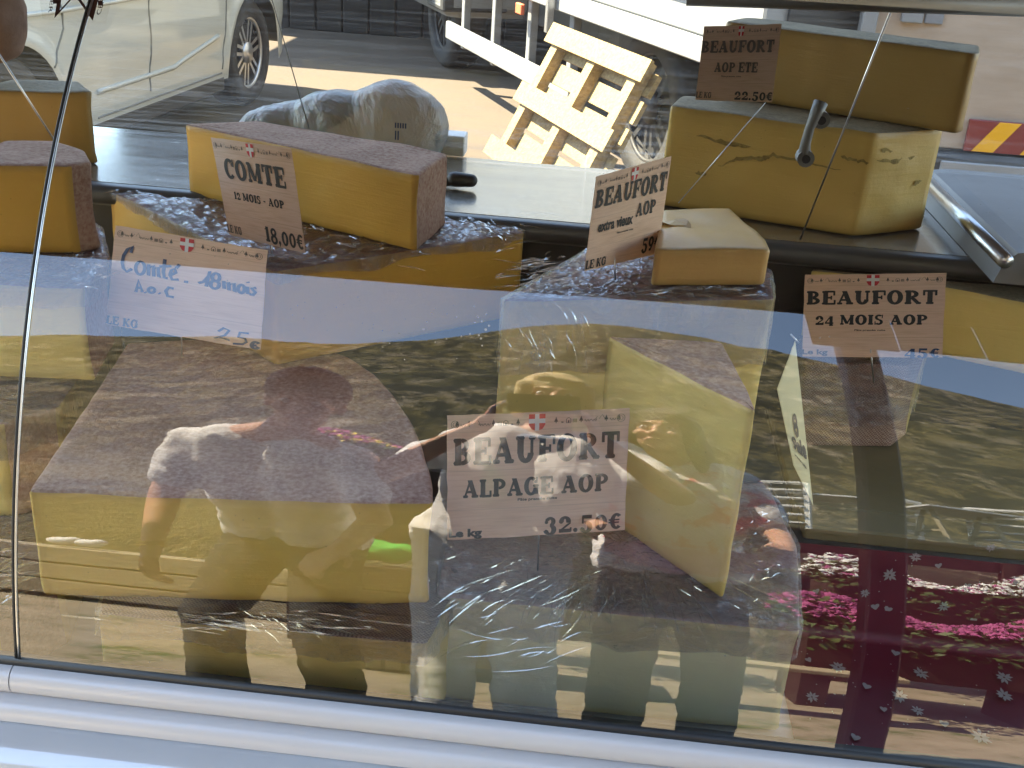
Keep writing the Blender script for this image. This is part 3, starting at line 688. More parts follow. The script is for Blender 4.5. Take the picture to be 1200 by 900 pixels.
creases(E_, 70, 300, 735, .708, 150, 12, -8, 12, .07, seed=10, wid=.0009); creases(G_, 70, 100, 318, .98, 30, 22, 60, 40, .025, seed=11); creases(H, 40, 12, 670, .70, 20, 30, 60, 30, .05, seed=12)
cC = at(640, 380, z=.9).y; fC = lambda x, y: at(x, y, Y=at(588, 352, z=1.0).y-.006)
creases(C1, 26, 640, 395, fC, 50, 40, -75, 18, .05, seed=13)
# ================================================================ LETTERING
T, t_ = .27, .13
def serif(x0, x1, y): return ('s', x0, x1, y)
def G(*p): return list(p)
GL = {
 'A': (1.02, [('d', .50, .98, .14, .06, .12), ('d', .46, .98, .80, .06, .27), ('h', .22, .74, .33, .11), serif(.0, .36, 0), serif(.56, 1.04, 0)]),
 'B': (.90, [('v', .24, .02, .98, T), serif(.0, .42, 0), serif(.0, .42, 1), ('a', .40, .735, .37, .265, -90, 90, .22, .12), ('a', .40, .27, .46, .27, -90, 90, .25, .12)]),
 'C': (.90, [('a', .48, .5, .46, .53, 48, 318, .27, .13), ('o', .76, .72, .10), ('v', .84, .62, 1.0, .09)]),
 'E': (.88, [('v', .24, .02, .98, T), serif(.0, .42, 0), serif(.0, .42, 1), ('h', .2, .80, .945, .11), ('h', .2, .84, .055, .11), ('h', .2, .60, .5, .10), ('v', .78, .66, .98, .11), ('v', .82, .02, .34, .11), ('v', .60, .36, .64, .09)]),
 'F': (.84, [('v', .24, .02, .98, T), serif(.0, .48, 0), serif(.0, .42, 1), ('h', .2, .80, .945, .11), ('h', .2, .60, .5, .10), ('v', .78, .64, .98, .11), ('v', .60, .36, .64, .09)]),
 'G': (.98, [('a', .48, .5, .46, .53, 48, 345, .27, .13), ('o', .76, .74, .09), ('v', .84, .64, 1.0, .08), ('v', .82, .05, .42, .22), serif(.60, .98, .44)]),
 'I': (.46, [('v', .23, .02, .98, T), serif(.0, .46, 0), serif(.0, .46, 1)]),
 'K': (.98, [('v', .24, .02, .98, T), serif(.0, .44, 0), serif(.0, .42, 1), ('d', .36, .42, .78, .93, .12), ('d', .46, .52, .80, .08, .25), serif(.58, .98, 0), serif(.60, .94, 1)]),
 'L': (.80, [('v', .24, .02, .98, T), serif(.0, .42, 0), serif(.0, .46, 1), ('h', .2, .76, .055, .11), ('v', .74, .02, .36, .12)]),
 'M': (1.2, [('v', .18, .02, .98, .13), ('v', .98, .02, .98, .26), ('d', .20, .95, .60, .10, .24), ('d', .60, .10, .98, .95, .12), serif(.0, .36, 0), serif(.76, 1.2, 0), serif(.0, .34, 1), serif(.84, 1.2, 1)]),
 'O': (.98, [('a', .49, .5, .48, .53, 0, 360, .28, .13)]),
 'P': (.88, [('v', .24, .02, .98, T), serif(.0, .46, 0), serif(.0, .42, 1), ('a', .40, .70, .45, .30, -90, 90, .24, .12)]),
 'R': (.98, [('v', .24, .02, .98, T), serif(.0, .44, 0), serif(.0, .42, 1), ('a', .40, .72, .42, .28, -90, 90, .24, .12), ('d', .46, .46, .80, .08, .26), serif(.66, 1.0, 0)]),
 'S': (.74, [('a', .37, .735, .33, .285, 40, 270, .2, .13), ('a', .36, .27, .35, .29, -145, 90, .22, .13), ('v', .64, .66, 1.0, .08), ('v', .07, .0, .34, .08)]),
 'T': (.88, [('v', .44, .02, .98, T), serif(.20, .68, 0), ('h', .04, .84, .945, .11), ('v', .09, .62, 1.0, .12), ('v', .79, .62, 1.0, .12)]),
 'U': (.98, [('v', .24, .34, .98, T), ('v', .78, .34, .98, .12), ('a', .49, .36, .385, .38, 180, 360, .26, .14), serif(.0, .44, 1), serif(.62, .96, 1)]),
 '0': (.70, [('a', .35, .42, .34, .45, 0, 360, .21, .12)]),
 '1': (.50, [('v', .27, .02, .94, .26), serif(.02, .5, 0), ('d', .06, .74, .30, .92, .12)]),
 '2': (.74, [('a', .36, .60, .33, .31, -20, 190, .24, .12), ('o', .16, .60, .11), ('d', .62, .50, .12, .10, .15), ('h', .04, .70, .085, .17), ('v', .68, .02, .26, .09)]),
 '3': (.72, [('a', .34, .64, .30, .27, -90, 160, .22, .12), ('a', .33, .18, .36, .32, -170, 90, .25, .12), ('o', .14, .62, .10), ('o', .12, .10, .10)]),
 '4': (.78, [('v', .54, -.12, .86, .24), ('h', .02, .74, .17, .12), ('d', .50, .84, .06, .20, .11), serif(.36, .74, -.12)]),
 '5': (.72, [('a', .33, .22, .36, .34, -165, 110, .25, .12), ('o', .12, .12, .10), ('v', .16, .42, .84, .10), ('h', .12, .64, .80, .16)]),
 '8': (.74, [('a', .37, .66, .31, .27, 0, 360, .19, .12), ('a', .37, .21, .36, .30, 0, 360, .21, .12)]),
 '9': (.70, [('a', .34, .58, .33, .34, 0, 360, .22, .12), ('d', .62, .58, .30, -.02, .18), ('o', .22, .06, .09)]),
 '€': (.74, [('a', .42, .45, .34, .46, 45, 315, .22, .12), ('h', .0, .58, .53, .07), ('h', .0, .56, .38, .07)]),
 '.': (.30, [('o', .13, .09, .12)]), ',': (.30, [('o', .13, .09, .12), ('d', .19, .08, .09, -.14, .08)]), '-': (.5, [('h', .06, .44, .42, .13)]), ' ': (.36, []),
}
def glyph(mb, ch, X, Y, w, h, k):
    adv, ps = GL[ch]; hh = k
    def P(x, y): return (X+x*w, Y+y*h)
    for p in ps:
        hh += 2e-6
        if p[0] == 'v': _, x, a, b, tw = p; tw *= 1.14; mb.poly([P(x-tw/2, a), P(x+tw/2, a), P(x+tw/2, b), P(x-tw/2, b)], hh)
        elif p[0] == 'h': _, a, b, y, tw = p; tw *= 1.25; mb.poly([P(a, y-tw/2), P(b, y-tw/2), P(b, y+tw/2), P(a, y+tw/2)], hh)
        elif p[0] == 'd':
            _, x0, y0_, x1, y1_, tw = p; tw *= 1.15; mb.poly([P(x0-tw/2, y0_), P(x1-tw/2, y1_), P(x1+tw/2, y1_), P(x0+tw/2, y0_)], hh)
        elif p[0] == 's':
            _, a, b, y = p; s_ = .155 if y < .9 else -.155; r = .05
            if y == 1: pts = [(a+r, 1), (b-r, 1), (b, 1+s_*.45), (b-r, 1+s_), (a+r, 1+s_), (a, 1+s_*.45)]
            else: pts = [(a+r, y), (b-r, y), (b, y+s_*.55), (b-r, y+s_), (a+r, y+s_), (a, y+s_*.55)]
            mb.poly([P(*q) for q in pts], hh)
        elif p[0] == 'o': _, x, y, r = p; mb.poly([P(x+r*cos(2*pi*i/10), y+r*1.05*sin(2*pi*i/10)) for i in range(10)], hh)
        elif p[0] == 'a':
            _, cx, cy, rx, ry, a0, a1, wx, wy = p; wx *= 1.10; wy *= 1.3; n = max(6, int(abs(a1-a0)/15)); vs = []
            for i in range(n+1):
                a = radians(a0+(a1-a0)*i/n); o_ = P(cx+rx*cos(a), cy+ry*sin(a)); i_ = P(cx+(rx-wx)*cos(a), cy+(ry-wy)*sin(a)); vs += [(o_[0], o_[1], hh), (i_[0], i_[1], hh)]
            mb.add(vs, [(2*i, 2*i+1, 2*i+3, 2*i+2) for i in range(n)])
    return adv
def word(txt, u0, u1, v0, v1, slant=0):
    "big rounded slab letters filling u0..u1, v0..v1"
    tot = sum(GL[c][0]+.07 for c in txt)-.07; w = (u1-u0)/tot; mb = MB(); x = u0
    for i, c in enumerate(txt): x += (glyph(mb, c, x, v0, w, v1-v0, i*1e-5)+.07)*w
    if slant:
        for v in mb.v: v.x += (v.y-v0)*slant
    return mb
def small(txt, u0, u1, v0, v1, bold=.03, shear=0):
    c = bpy.data.curves.new('t', 'FONT'); c.body = txt; c.size = 1; c.offset = bold; c.resolution_u = 3; c.shear = shear
    o = bpy.data.objects.new('t', c); C.objects.link(o); dg = bpy.context.evaluated_depsgraph_get(); me = bpy.data.meshes.new_from_object(o.evaluated_get(dg))
    bpy.data.objects.remove(o); vs = [v.co.copy() for v in me.vertices]; fs = [tuple(p.vertices) for p in me.polygons]; bpy.data.meshes.remove(me)
    xs = [v.x for v in vs]; ys = [v.y for v in vs]; a, b, c_, d = min(xs), max(xs), min(ys), max(ys); mb = MB()
    mb.add([((v.x-a)/(b-a)*(u1-u0)+u0, (v.y-c_)/(d-c_)*(v1-v0)+v0, 0) for v in vs], fs); return mb

def card(label, c4, texts, mat='card', curl=.0, pin=None, border=True, shieldu=(.455, .545), group='price cards', under=.0):
    """c4: TL, TR, BR, BL world points; texts: (MB in uv, material, name)"""
    TL, TR, BR, BL = c4; nrm = (TR-TL).cross(BL-TL).normalized()
    if nrm.dot(CAM-TL) < 0: nrm = -nrm
    def mp(u, v, h=0):
        top = TL.lerp(TR, u); bot = BL.lerp(BR, u); p = bot.lerp(top, v)
        b = curl*(sin(pi*u)-.3*sin(pi*v)); return p+nrm*(b+h)
    base = BL.lerp(BR, .5); t = thing('price_card', label, 'price card', base, 0, group)
    f = lambda v: mp(v.x, v.y, v.z*1.0)-base
    n = 12; vs = []; fs = []; uvs = []
    def edge(u, v): return u+.006*noise.noise(V((v*9, TL.x*50, 0)))*(1 if u in (0, 1) else 0)
    for s_ in (0, -1):
        for j in range(n+1):
            for i in range(n+1): u, v = i/n, j/n; vs.append(mp(edge(u, v), v+.006*noise.noise(V((u*9, 4, TL.x*50)))*(v in (0, 1)), s_*.0006)-base); uvs.append((u, v))
    N_ = (n+1)**2
    for s_ in (0, 1):
        for j in range(n):
            for i in range(n):
                a = s_*N_+j*(n+1)+i; q = (a, a+1, a+n+2, a+n+1); fs.append(q if s_ == 0 else q[::-1])
    o = obj('card', vs, fs, M[mat], t, smooth=True); uvl = o.data.uv_layers.new(name='UVMap')
    for lp in o.data.loops: uvl.data[lp.index].uv = uvs[lp.vertex_index]
    o.data.materials[0] = M[mat]
    lam = flat_lam
    H0 = .0007
    for mb, mt, nm in texts:
        for v in mb.v: v.z += H0
        # subdivide long flats is not needed: letters are small against the curl
        o_ = mb.build(nm, M[mt], t, fn=f)
        if nm == 'handwriting': o_['kind'] = 'stuff'
    if border:
        a, b = shieldu; m = MB()
        sh = [(a, .985), (b, .985), (b, .90), ((a+b)/2+.03, .865), ((a+b)/2, .85), ((a+b)/2-.03, .865), (a, .90)]
        m.poly(sh, H0); e = m.build('shield_emblem', M['red'], t, fn=f)
        m = MB(); w = (b-a)*.13; cx = (a+b)/2; m.poly([(cx-w, .987), (cx+w, .987), (cx+w, .852), (cx-w, .852)], H0+.0001); m.poly([(a, .948), (b, .948), (b, .912), (a, .912)], H0+.00012); m.build('white_cross', M['whiteprint'], t, fn=f)
        m = MB(); r2 = random.Random(int(TL.x*1000))
        h = H0
        for cx in (.045, .955):
            for rr in (.022, .012): m.strip([(cx+rr*cos(a_), .925+rr*1.4*sin(a_)) for a_ in [i*pi/6 for i in range(13)]], .003, h)
        for sx in (-1, 1):
            x = .5+sx*.07
            for k, kind in enumerate('TdHhTwRMTlT'):
                x += sx*.034; y = .905; h += 2e-6
                if kind == 'T': m.poly([(x-.011, y+.012), (x+.011, y+.012), (x, y+.052)][::1], h); m.poly([(x-.002, y), (x+.002, y), (x+.002, y+.012), (x-.002, y+.012)], h)
                elif kind == 'H': m.strip([(x-.012, y), (x-.012, y+.03), (x, y+.042), (x+.012, y+.03), (x+.012, y), (x-.012, y)], .0035, h); m.poly([(x-.004, y), (x+.004, y), (x+.004, y+.02), (x-.004, y+.02)], h)
                elif kind == 'h':
                    for q in (-.009, -.003, .003, .009): m.poly([(x+q-.002, y), (x+q+.002, y), (x+q+.002, y+.03), (x+q-.002, y+.03)], h)
                elif kind == 'M': m.strip([(x-.03, y+.01), (x-.014, y+.04), (x-.004, y+.022), (x+.012, y+.055), (x+.03, y+.012)], .003, h)
                elif kind in 'wlR': m.strip([(x-.016+i*.004, y+.012+.010*sin(i*1.7)) for i in range(9)], .0035, h)
                else: m.poly([(x-.006, y), (x+.006, y), (x+.006, y+.012), (x-.006, y+.012)], h)
        m.build('border_drawing', M['greyprint'], t, fn=f)['kind'] = 'stuff'
    if pin:
        a, b = pin; m = MB().tube([a+nrm*-.0015, b], .0011, 8); o = m.build('pin', M['pin'], smooth=True); built(o, t)
    return t
flat_lam = None
def cor(pts, Ys): return [at(x, y, Y=Y) for (x, y), Y in zip(pts, Ys)]
# 1 alpage
pb = at(630, 668, z=.712)
card('wood print price card reading BEAUFORT ALPAGE AOP 32,50 euro, in the centre', cor([(524, 487), (738, 478), (732, 621), (524, 633)], (1.165, 1.165, 1.125, 1.125)),
     [(word('BEAUFORT', .035, .955, .60, .815), 'black', 'headline'), (word('ALPAGE AOP', .09, .90, .335, .48), 'black', 'second_line'),
      (small('Pâte pressée cuite', .40, .62, .285, .315), 'black', 'small_print'), (word('32.50€', .55, .985, .015, .16), 'black', 'price'), (small('Le kg', .01, .20, .0, .085, .05), 'black', 'unit')],
     pin=(at(632, 612, Y=1.128), pb), curl=.002)
# 2 24 mois
card('wood print price card reading BEAUFORT 24 MOIS AOP, at the right', cor([(943, 322), (1109, 320), (1104, 419), (940, 418)], (1.545, 1.48, 1.44, 1.50)),
     [(word('BEAUFORT', .02, .95, .635, .80), 'black', 'headline'), (word('24 MOIS AOP', .09, .89, .39, .51), 'black', 'second_line'),
      (small('Pâte pressée cuite', .38, .60, .31, .335), 'black', 'small_print'), (word('45€', .74, .99, .0, .12), 'blueink', 'price'), (small('Le kg', .0, .19, .01, .09, .03), 'greyprint', 'unit')],
     pin=(at(1020, 410, Y=1.468), at(1024, 448, Y=1.50)), curl=.0015)
# 3 extra vieux
c3 = cor([(699, 207), (787, 183), (771, 297), (685, 318)], (1.36, 1.50, 1.49, 1.36))
card('wood print price card reading BEAUFORT extra vieux AOP 59 euro', c3,
     [(word('BEAUFORT', .02, .97, .665, .855, .03), 'black', 'headline'), (small('extra vieux', .10, .56, .395, .51, .035), 'black', 'second_line'), (word('AOP', .59, .86, .46, .60), 'black', 'second_word'),
      (small('Pâte pressée cuite', .36, .58, .325, .35), 'black', 'small_print'), (word('59€', .74, 1.0, .06, .22), 'black', 'price'), (word('LE KG', .0, .26, .02, .115), 'black', 'unit')],
     pin=(at(721, 300, Y=1.41), at(721, 328, Y=1.41)))
# 4 comte
card('greyish curled price card reading COMTE 12 MOIS AOP 18,00 euro', cor([(247, 161), (341, 174), (358, 297), (268, 275)], (1.52, 1.47, 1.43, 1.46)),
     [(word('COMTE', .11, .88, .60, .80), 'black', 'headline'), (word('12 MOIS - AOP', .18, .82, .395, .475), 'black', 'second_line'),
      (word('18,00€', .52, 1.0, .03, .19), 'black', 'price'), (word('LE KG', .0, .20, .03, .11), 'greyprint', 'unit')], mat='card_dim', pin=(at(318, 286, Y=1.446), at(319, 305, Y=1.45)), curl=.003)
# 5 handwritten
hp = [(125, 70), (1080, 235), (1030, 850), (80, 700)]
def huv(x, y):
    ox, oy = 80, 700; ux, uy = 950/1., 150.0; vx, vy = 47., -622.
    dx, dy = x-ox, y-oy; det = ux*vy-uy*vx; return ((dx*vy-dy*vx)/det, (ux*dy-uy*dx)/det)
hm = MB()
def st(pts, w=.024): 
    L = [huv(*p) for p in pts]; hm.strip(L, w, len(hm.v)*1e-8)
def circ(cx, cy, rx, ry, a0=0, a1=360): st([(cx+rx*cos(radians(a0+(a1-a0)*i/16)), cy+ry*sin(radians(a0+(a1-a0)*i/16))) for i in range(17)])
st([(238, 250), (249, 208), (215, 228), (190, 265), (180, 310), (188, 345), (210, 368), (246, 350)]); circ(300, 345, 30, 40)
st([(355, 322), (355, 392)]); st([(357, 340), (385, 328), (389, 398)]); st([(389, 350), (416, 338), (420, 398), (436, 400)])
st([(460, 290), (450, 370), (456, 405), (478, 408)]); st([(425, 335), (500, 332)]); st([(495, 388), (530, 372), (522, 348), (500, 358), (492, 388), (506, 416), (548, 416)]); st([(530, 345), (552, 322)])
st([(580, 427), (606, 432)]); st([(668, 436), (700, 428), (738, 362), (716, 458)]); circ(775, 400, 22, 25); circ(768, 445, 25, 25)
st([(822, 422), (824, 470)]); st([(824, 440), (850, 430), (853, 480)]); st([(853, 446), (882, 436), (885, 484), (898, 486)]); circ(925, 470, 19, 25)
st([(960, 455), (962, 498), (980, 500)]); st([(962, 425), (966, 432)]); st([(1012, 462), (985, 465), (1006, 490), (992, 506), (972, 503)])
st([(275, 496), (290, 420), (317, 496)]); st([(279, 466), (310, 470)]); st([(333, 494), (340, 500)]); circ(375, 483, 20, 16); st([(422, 500), (430, 506)]); st([(516, 474), (485, 465), (466, 488), (478, 520), (518, 527)])
st([(788, 738), (820, 716), (852, 730), (828, 762), (765, 782), (812, 778), (856, 793)], .018); st([(967, 748), (915, 742), (905, 772), (945, 780), (952, 803), (930, 816), (874, 814)], .018)
circ(1004, 822, 22, 20, 30, 330); st([(975, 822), (1012, 824)])
card('handwritten price card reading Comté 18 mois A.o.C 25 euro, in blue marker', cor([(135, 264), (313, 293), (305, 410), (124, 380)], (1.38, 1.30, 1.27, 1.34)),
     [(hm, 'blueink', 'handwriting'), (word('LE KG', .0, .22, .01, .095), 'blueink', 'unit')], pin=(at(212, 392, Y=1.306), at(213, 418, Y=1.33)), curl=.002)
# 6 ete
card('faded price card reading BEAUFORT AOP ETE 22,50 euro, at the top', cor([(825, 31), (916, 28), (905, 120), (815, 117)], (1.66, 1.64, 1.61, 1.62)),
     [(word('BEAUFORT', .0, .94, .64, .80), 'greyprint', 'headline'), (word('AOP ETE', .20, .76, .38, .51), 'greyprint', 'second_line'), (small('Pâte pressée cuite', .30, .56, .31, .335), 'greyprint', 'small_print'),
      (word('22.50€', .50, 1.0, .02, .14), 'black', 'price'), (word('LE KG', .0, .20, .03, .11), 'greyprint', 'unit')], shieldu=(.46, .53), mat='card_dim')
# 7 side-on
P7 = [at(911, 455, Y=1.28), at(932, 399, Y=1.30), at(952, 590, Y=1.20), at(930, 520, Y=1.235)]
tA, tB, tC = at(932, 399, Y=1.27), at(950, 470, Y=1.36), at(953, 592, Y=1.33)
tD = at(911, 456, Y=1.22)
t7 = card('yellowed card seen edge-on hanging beside the 24 month card, with sideways print', [tD, tA, tC, at(930, 545, Y=1.28)],
     [(small('8', .38, .62, .42, .62, .05), 'greyprint', 'number'), (small('9aie', .18, .9, .28, .42, .05), 'greyprint', 'sideways_word'), (small('pressée cuite', .2, .8, .2, .235), 'greyprint', 'small_print')], mat='card_yellow', border=False,
     pin=(at(928, 392, Y=1.27), at(936, 402, Y=1.272)))

# ================================================================ DARK RED CLOTH
def cloth():
    t = thing('tablecloth', 'dark red oilcloth with white edelweiss and hearts in the lower right of the case', 'tablecloth', (.8, 1.2, .557))
    # runs along the deck and rises in a slope to the shelf
    def F(u, v):   # u across x, v front to back
        x = XA+.005 + u*(XR-XA-.01)
        if v < .72: y = y0+.02+v/.72*.335; z = .5585
        else: y = y0+.355+(v-.72)/.28*.025; z = .5585+(v-.72)/.28*.13
        z += .0022*noise.noise(V((x*8, y*8, 2)))
        return V((x, y, z))
    n = 60; m = 36; vs = []; fs = []
    for j in range(m+1):
        for i in range(n+1): vs.append(F(i/n, j/m)-V(t.location))
    for j in range(m):
        for i in range(n): a = j*(n+1)+i; fs.append((a, a+1, a+n+2, a+n+1))
    obj('cloth', vs, fs, M['cloth'], t, smooth=True)
    def onto(x, y):
        # where the line of sight meets the cloth
        z = .5585; p = at(x, y, z=z)
        if p.y > y0+.355: p = at(x, y, Y=y0+.367)
        return p
    fl = [(1042, 672, 9), (982, 713, 8), (953, 732, 9), (1076, 731, 9), (1105, 709, 7), (1045, 751, 9), (1118, 751, 10), (982, 784, 10), (1078, 791, 9), (1176, 796, 10), (1176, 817, 10), (1054, 818, 10), (951, 819, 8), (1149, 866, 11), (1075, 835, 7), (1133, 686, 6), (1013, 693, 6), (1072, 651, 7), (1160, 640, 6), (1000, 880, 8)]
    for x, y, r in fl:
        c = onto(x, y); m = MB(); wall = c.y > y0+.36
        s = r/1000.0*1.25; k0 = rnd.random()
        for k in range(9):
            a = k0+2*pi*k/9+rnd.uniform(-.15, .15); L = s*rnd.uniform(.75, 1.1); w = s*.17
            pts = [(.12*s, -w*.4), (L*.6, -w), (L, 0), (L*.6, w), (.12*s, w*.4)]
            rot = [(p[0]*cos(a)-p[1]*sin(a), p[0]*sin(a)+p[1]*cos(a)) for p in pts]
            if wall: q = [c+V((p[0], -.0035-.0001*k, p[1])) for p in rot]
            else: q = [c+V((p[0], p[1]*1.15, .0030+.00005*k)) for p in rot]
            m.add([v-V(t.location) for v in q], [(0, 1, 2, 3, 4)])
        m.build('printed_edelweiss', M['clothprint'], t)
    hearts = [(1049, 767, 5), (1015, 806, 5), (1187, 735, 5), (1106, 850, 5), (956, 691, 4), (1009, 735, 4), (947, 775, 4), (1040, 712, 5), (1057, 718, 4), (1025, 709, 5), (1099, 661, 4), (1190, 680, 4), (1002, 866, 5), (1140, 725, 4), (1035, 833, 4)]
    for x, y, r in hearts:
        c = onto(x, y); s = r/1000.*1.2; a0 = rnd.uniform(-.5, .5); pts = []
        for k in range(14):
            a = 2*pi*k/14; hx = s*sin(a)**3; hy = s*(.8*cos(a)-.32*cos(2*a)-.12*cos(3*a)); pts.append((hx*cos(a0)-hy*sin(a0), hx*sin(a0)+hy*cos(a0)))
        wall = c.y > y0+.36
        m = MB().add([(c+(V((p[0], -.0035, p[1])) if wall else V((p[0], p[1]*1.2, .003))))-V(t.location) for p in pts], [tuple(range(14))])
        m.build('printed_heart', M['clothprint'], t)
    for k in range(90):
        x, y = rnd.uniform(935, 1195), rnd.uniform(650, 860)
        c = onto(x, y); s = rnd.uniform(.0005, .0012); wall = c.y > y0+.36
        m = m if k else MB()
        pts = [(s*cos(2*pi*i/6), s*sin(2*pi*i/6)) for i in range(6)]
        m.add([(c+(V((p[0], -.0035, p[1])) if wall else V((p[0], p[1], .003))))-V(t.location) for p in pts], [tuple(range(6))])
    o = m.build('crumb', M['clothprint'], t); o['kind'] = 'stuff'
cloth()

# ================================================================ STAR STICKER on the glass
def sticker():
    c, n, d = ghit(93, -16)
    t = thing('star_sticker', 'clear sticker with a dark eight pointed star and small lettering, cut by the top edge', 'sticker', c)
    tx = V((1, 0, 0)); ty = V((0, n.z, -n.y)); ty = -ty if ty.z < 0 else ty
    # image roll: measured direction on the pane
    def q(x, y, h=.0008):
        P, nn_, _ = ghit(x, y); return P+nn_*h-c
    m = MB(); out = [(64, 22), (86, -2), (92, 1), (109, 25), (116, -2), (122, -6), (150, -10), (124, -26), (140, -52), (110, -44), (96, -72), (82, -46), (50, -56), (62, -30), (36, -14), (68, -4)]
    cx, cy = 93, -22; inn = [(cx+(x-cx)*.78, cy+(y-cy)*.78) for x, y in out]
    k = len(out); m.add([q(*p) for p in out]+[q(*p) for p in inn], [(i, (i+1) % k, k+(i+1) % k, k+i) for i in range(k)]); m.build('star_outline', M['brownprint'], t)
    for x, y, w, h in ((66, 2, 7, 6), (118, 4, 6, 6)):
        m = MB().add([q(x-w/2, y-h/2, .001), q(x+w/2, y-h/2, .001), q(x+w/2, y+h/2, .001), q(x-w/2, y+h/2, .001)], [(0, 1, 2, 3)]); m.build('star_block', M['brownprint'], t)
    for txt, (xa, ya), (xb, yb), (xc, yc) in (('TER', (61, -8), (57, 16), (65, -8)), ('CEN', (118, 18), (124, -2), (113, 18))):
        sm = small(txt, 0, 1, 0, 1, .0)
        for i, v in enumerate(sm.v):
            x = xa+(xb-xa)*v.x+(xc-xa)*v.y; y = ya+(yb-ya)*v.x+(yc-ya)*v.y; sm.v[i] = q(x, y, .0012)
        sm.build('lettering', M['brownprint'], t)
    n2 = N('clear_vinyl'); n2.t.nodes.remove(n2.b); tr = n2.n('ShaderNodeBsdfTransparent'); tr.inputs[0].default_value = (.98, .98, .97, 1); df = n2.n('ShaderNodeBsdfDiffuse'); mx = n2.n('ShaderNodeMixShader'); mx.inputs[0].default_value = .06
    n2.l(tr.outputs[0], mx.inputs[1]); n2.l(df.outputs[0], mx.inputs[2]); n2.l(mx.outputs[0], n2.out.inputs[0])
    MB().add([q(*p, .0005) for p in ((50, 23), (124, 28), (150, -70), (36, -70))], [(0, 1, 2, 3)]).build('clear_backing', n2.m, t)
sticker()
# ================================================================ AWNING over the counter
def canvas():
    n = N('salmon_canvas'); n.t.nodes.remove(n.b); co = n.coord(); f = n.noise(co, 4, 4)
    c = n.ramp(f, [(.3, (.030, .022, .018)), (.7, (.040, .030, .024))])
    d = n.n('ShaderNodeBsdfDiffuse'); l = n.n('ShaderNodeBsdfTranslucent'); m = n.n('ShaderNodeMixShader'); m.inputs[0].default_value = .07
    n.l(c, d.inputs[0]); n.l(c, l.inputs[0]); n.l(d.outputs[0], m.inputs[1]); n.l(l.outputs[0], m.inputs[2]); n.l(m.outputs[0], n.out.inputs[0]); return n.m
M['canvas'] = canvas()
M['post'] = rough_mat('dark_painted_post', (.03, .015, .02), (.045, .022, .028), 4, .45, .1, 60)
aw = thing('awning', 'dark brown canvas awning stretched over the counter on dark posts', 'awning', (0, .7, 2.8))
EY = .06
_e = [ratt(x_, y_, Y=EY) for x_, y_ in ((60, 292), (600, 336), (920, 358))]
print('awning', _e)
def awz(x, y):
    k = (_e[2].z-_e[0].z)/(_e[2].x-_e[0].x); x = max(_e[0].x-.3, min(_e[2].x+.3, x))
    return _e[1].z+(x-_e[1].x)*k+.10*(y-EY)
AX0, AX1, AY1 = -3.0, 3.0, 2.45
nx, ny = 24, 10; vs = []; fs = []
for s_ in (0,):
    for j in range(ny+1):
        for i in range(nx+1):
            x = AX0+(AX1-AX0)*i/nx; y = EY+(AY1-EY)*j/ny; vs.append((x, y, awz(x, y)+s_+.01*sin(x*6)))
Nn_ = (nx+1)*(ny+1)
for s_ in (0,):
    for j in range(ny):
        for i in range(nx): a = s_*Nn_+j*(nx+1)+i; q = (a, a+1, a+nx+2, a+nx+1); fs.append(q if s_ else q[::-1])
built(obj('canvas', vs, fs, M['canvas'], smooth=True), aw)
for nm, y in (('front_bar', EY-.01), ('rear_bar', AY1+.01)):
    built(MB().tube([(x, y, awz(x, y)+.01) for x in (AX0, -1.6, -.8, 0, .8, 1.6, AX1)], .022, 8).build(nm, M['post']), aw)
pp_ = ratt(1045, 700, Y=EY)
built(MB().bbox((pp_.x-.038, EY-.10, GZ), (pp_.x+.038, EY-.03, awz(pp_.x, EY)), .006).build('post', M['post']), aw)
_q0, _q1 = ratt(942, 380, Y=EY-.02), ratt(1060, 412, Y=EY-.02)
fx = [(_q0.x+.012+.19*k) for k in range(8)]
for k in range(7): built(MB().bbox((fx[k], EY-.03, _q1.z+.008*(k % 2)), (fx[k+1]-.004, EY-.022, awz(_q0.x, EY)+.02), .002).build('valance_flap', M['canvas']), aw)
for x in (-2.8, 2.8): built(MB().bbox((x-.04, 2.35, 0), (x+.04, 2.43, awz(x, 2.4)), .006).build('post', M['post']), aw)

# ================================================================ PEOPLE
M['skin'] = flat('skin', (.56, .31, .21), .5); M['skin'].node_tree.nodes['Principled BSDF'].inputs['Subsurface Weight'].default_value = .1
M['skin'].node_tree.nodes['Principled BSDF'].inputs['Subsurface Scale'].default_value = .01
M['lips'] = flat('lips', (.42, .14, .12), .4); M['eye'] = flat('eye_white', (.75, .72, .7), .2); M['iris'] = flat('iris', (.03, .02, .015), .2)
M['blonde'] = rough_mat('blonde_hair', (.42, .29, .13), (.85, .66, .38), 60, .5, .8, 120, .004, stretch=(4, 4, .5))
M['brownhair'] = rough_mat('brown_hair', (.03, .015, .008), (.09, .045, .022), 60, .45, .8, 120, .004, stretch=(4, 4, .5))
M['midhair'] = rough_mat('mid_brown_hair', (.12, .08, .045), (.24, .16, .09), 60, .5, .8, 120, .004, stretch=(4, 4, .5))
M['shirt_white'] = rough_mat('white_cotton', (.72, .73, .75), (.82, .82, .83), 6, .85, .5, 14, .02, stretch=(1, 1, .5))
M['shirt_grey'] = rough_mat('pale_grey_cotton', (.70, .70, .70), (.80, .80, .79), 6, .85, .5, 14, .02, stretch=(1, 1, .5))
M['jeans_white'] = rough_mat('white_linen', (.70, .70, .71), (.82, .82, .82), 10, .9, .5, 20, .015, stretch=(1, 1, 3))
M['trousers_dark'] = rough_mat('dark_trousers', (.03, .03, .025), (.06, .055, .045), 6, .9, .4, 20, .01)
M['shoe'] = flat('shoe', (.5, .47, .42), .6); M['pinkcloth'] = rough_mat('pink_knit', (.70, .33, .42), (.82, .50, .58), 60, .9, .5, 90, .006)
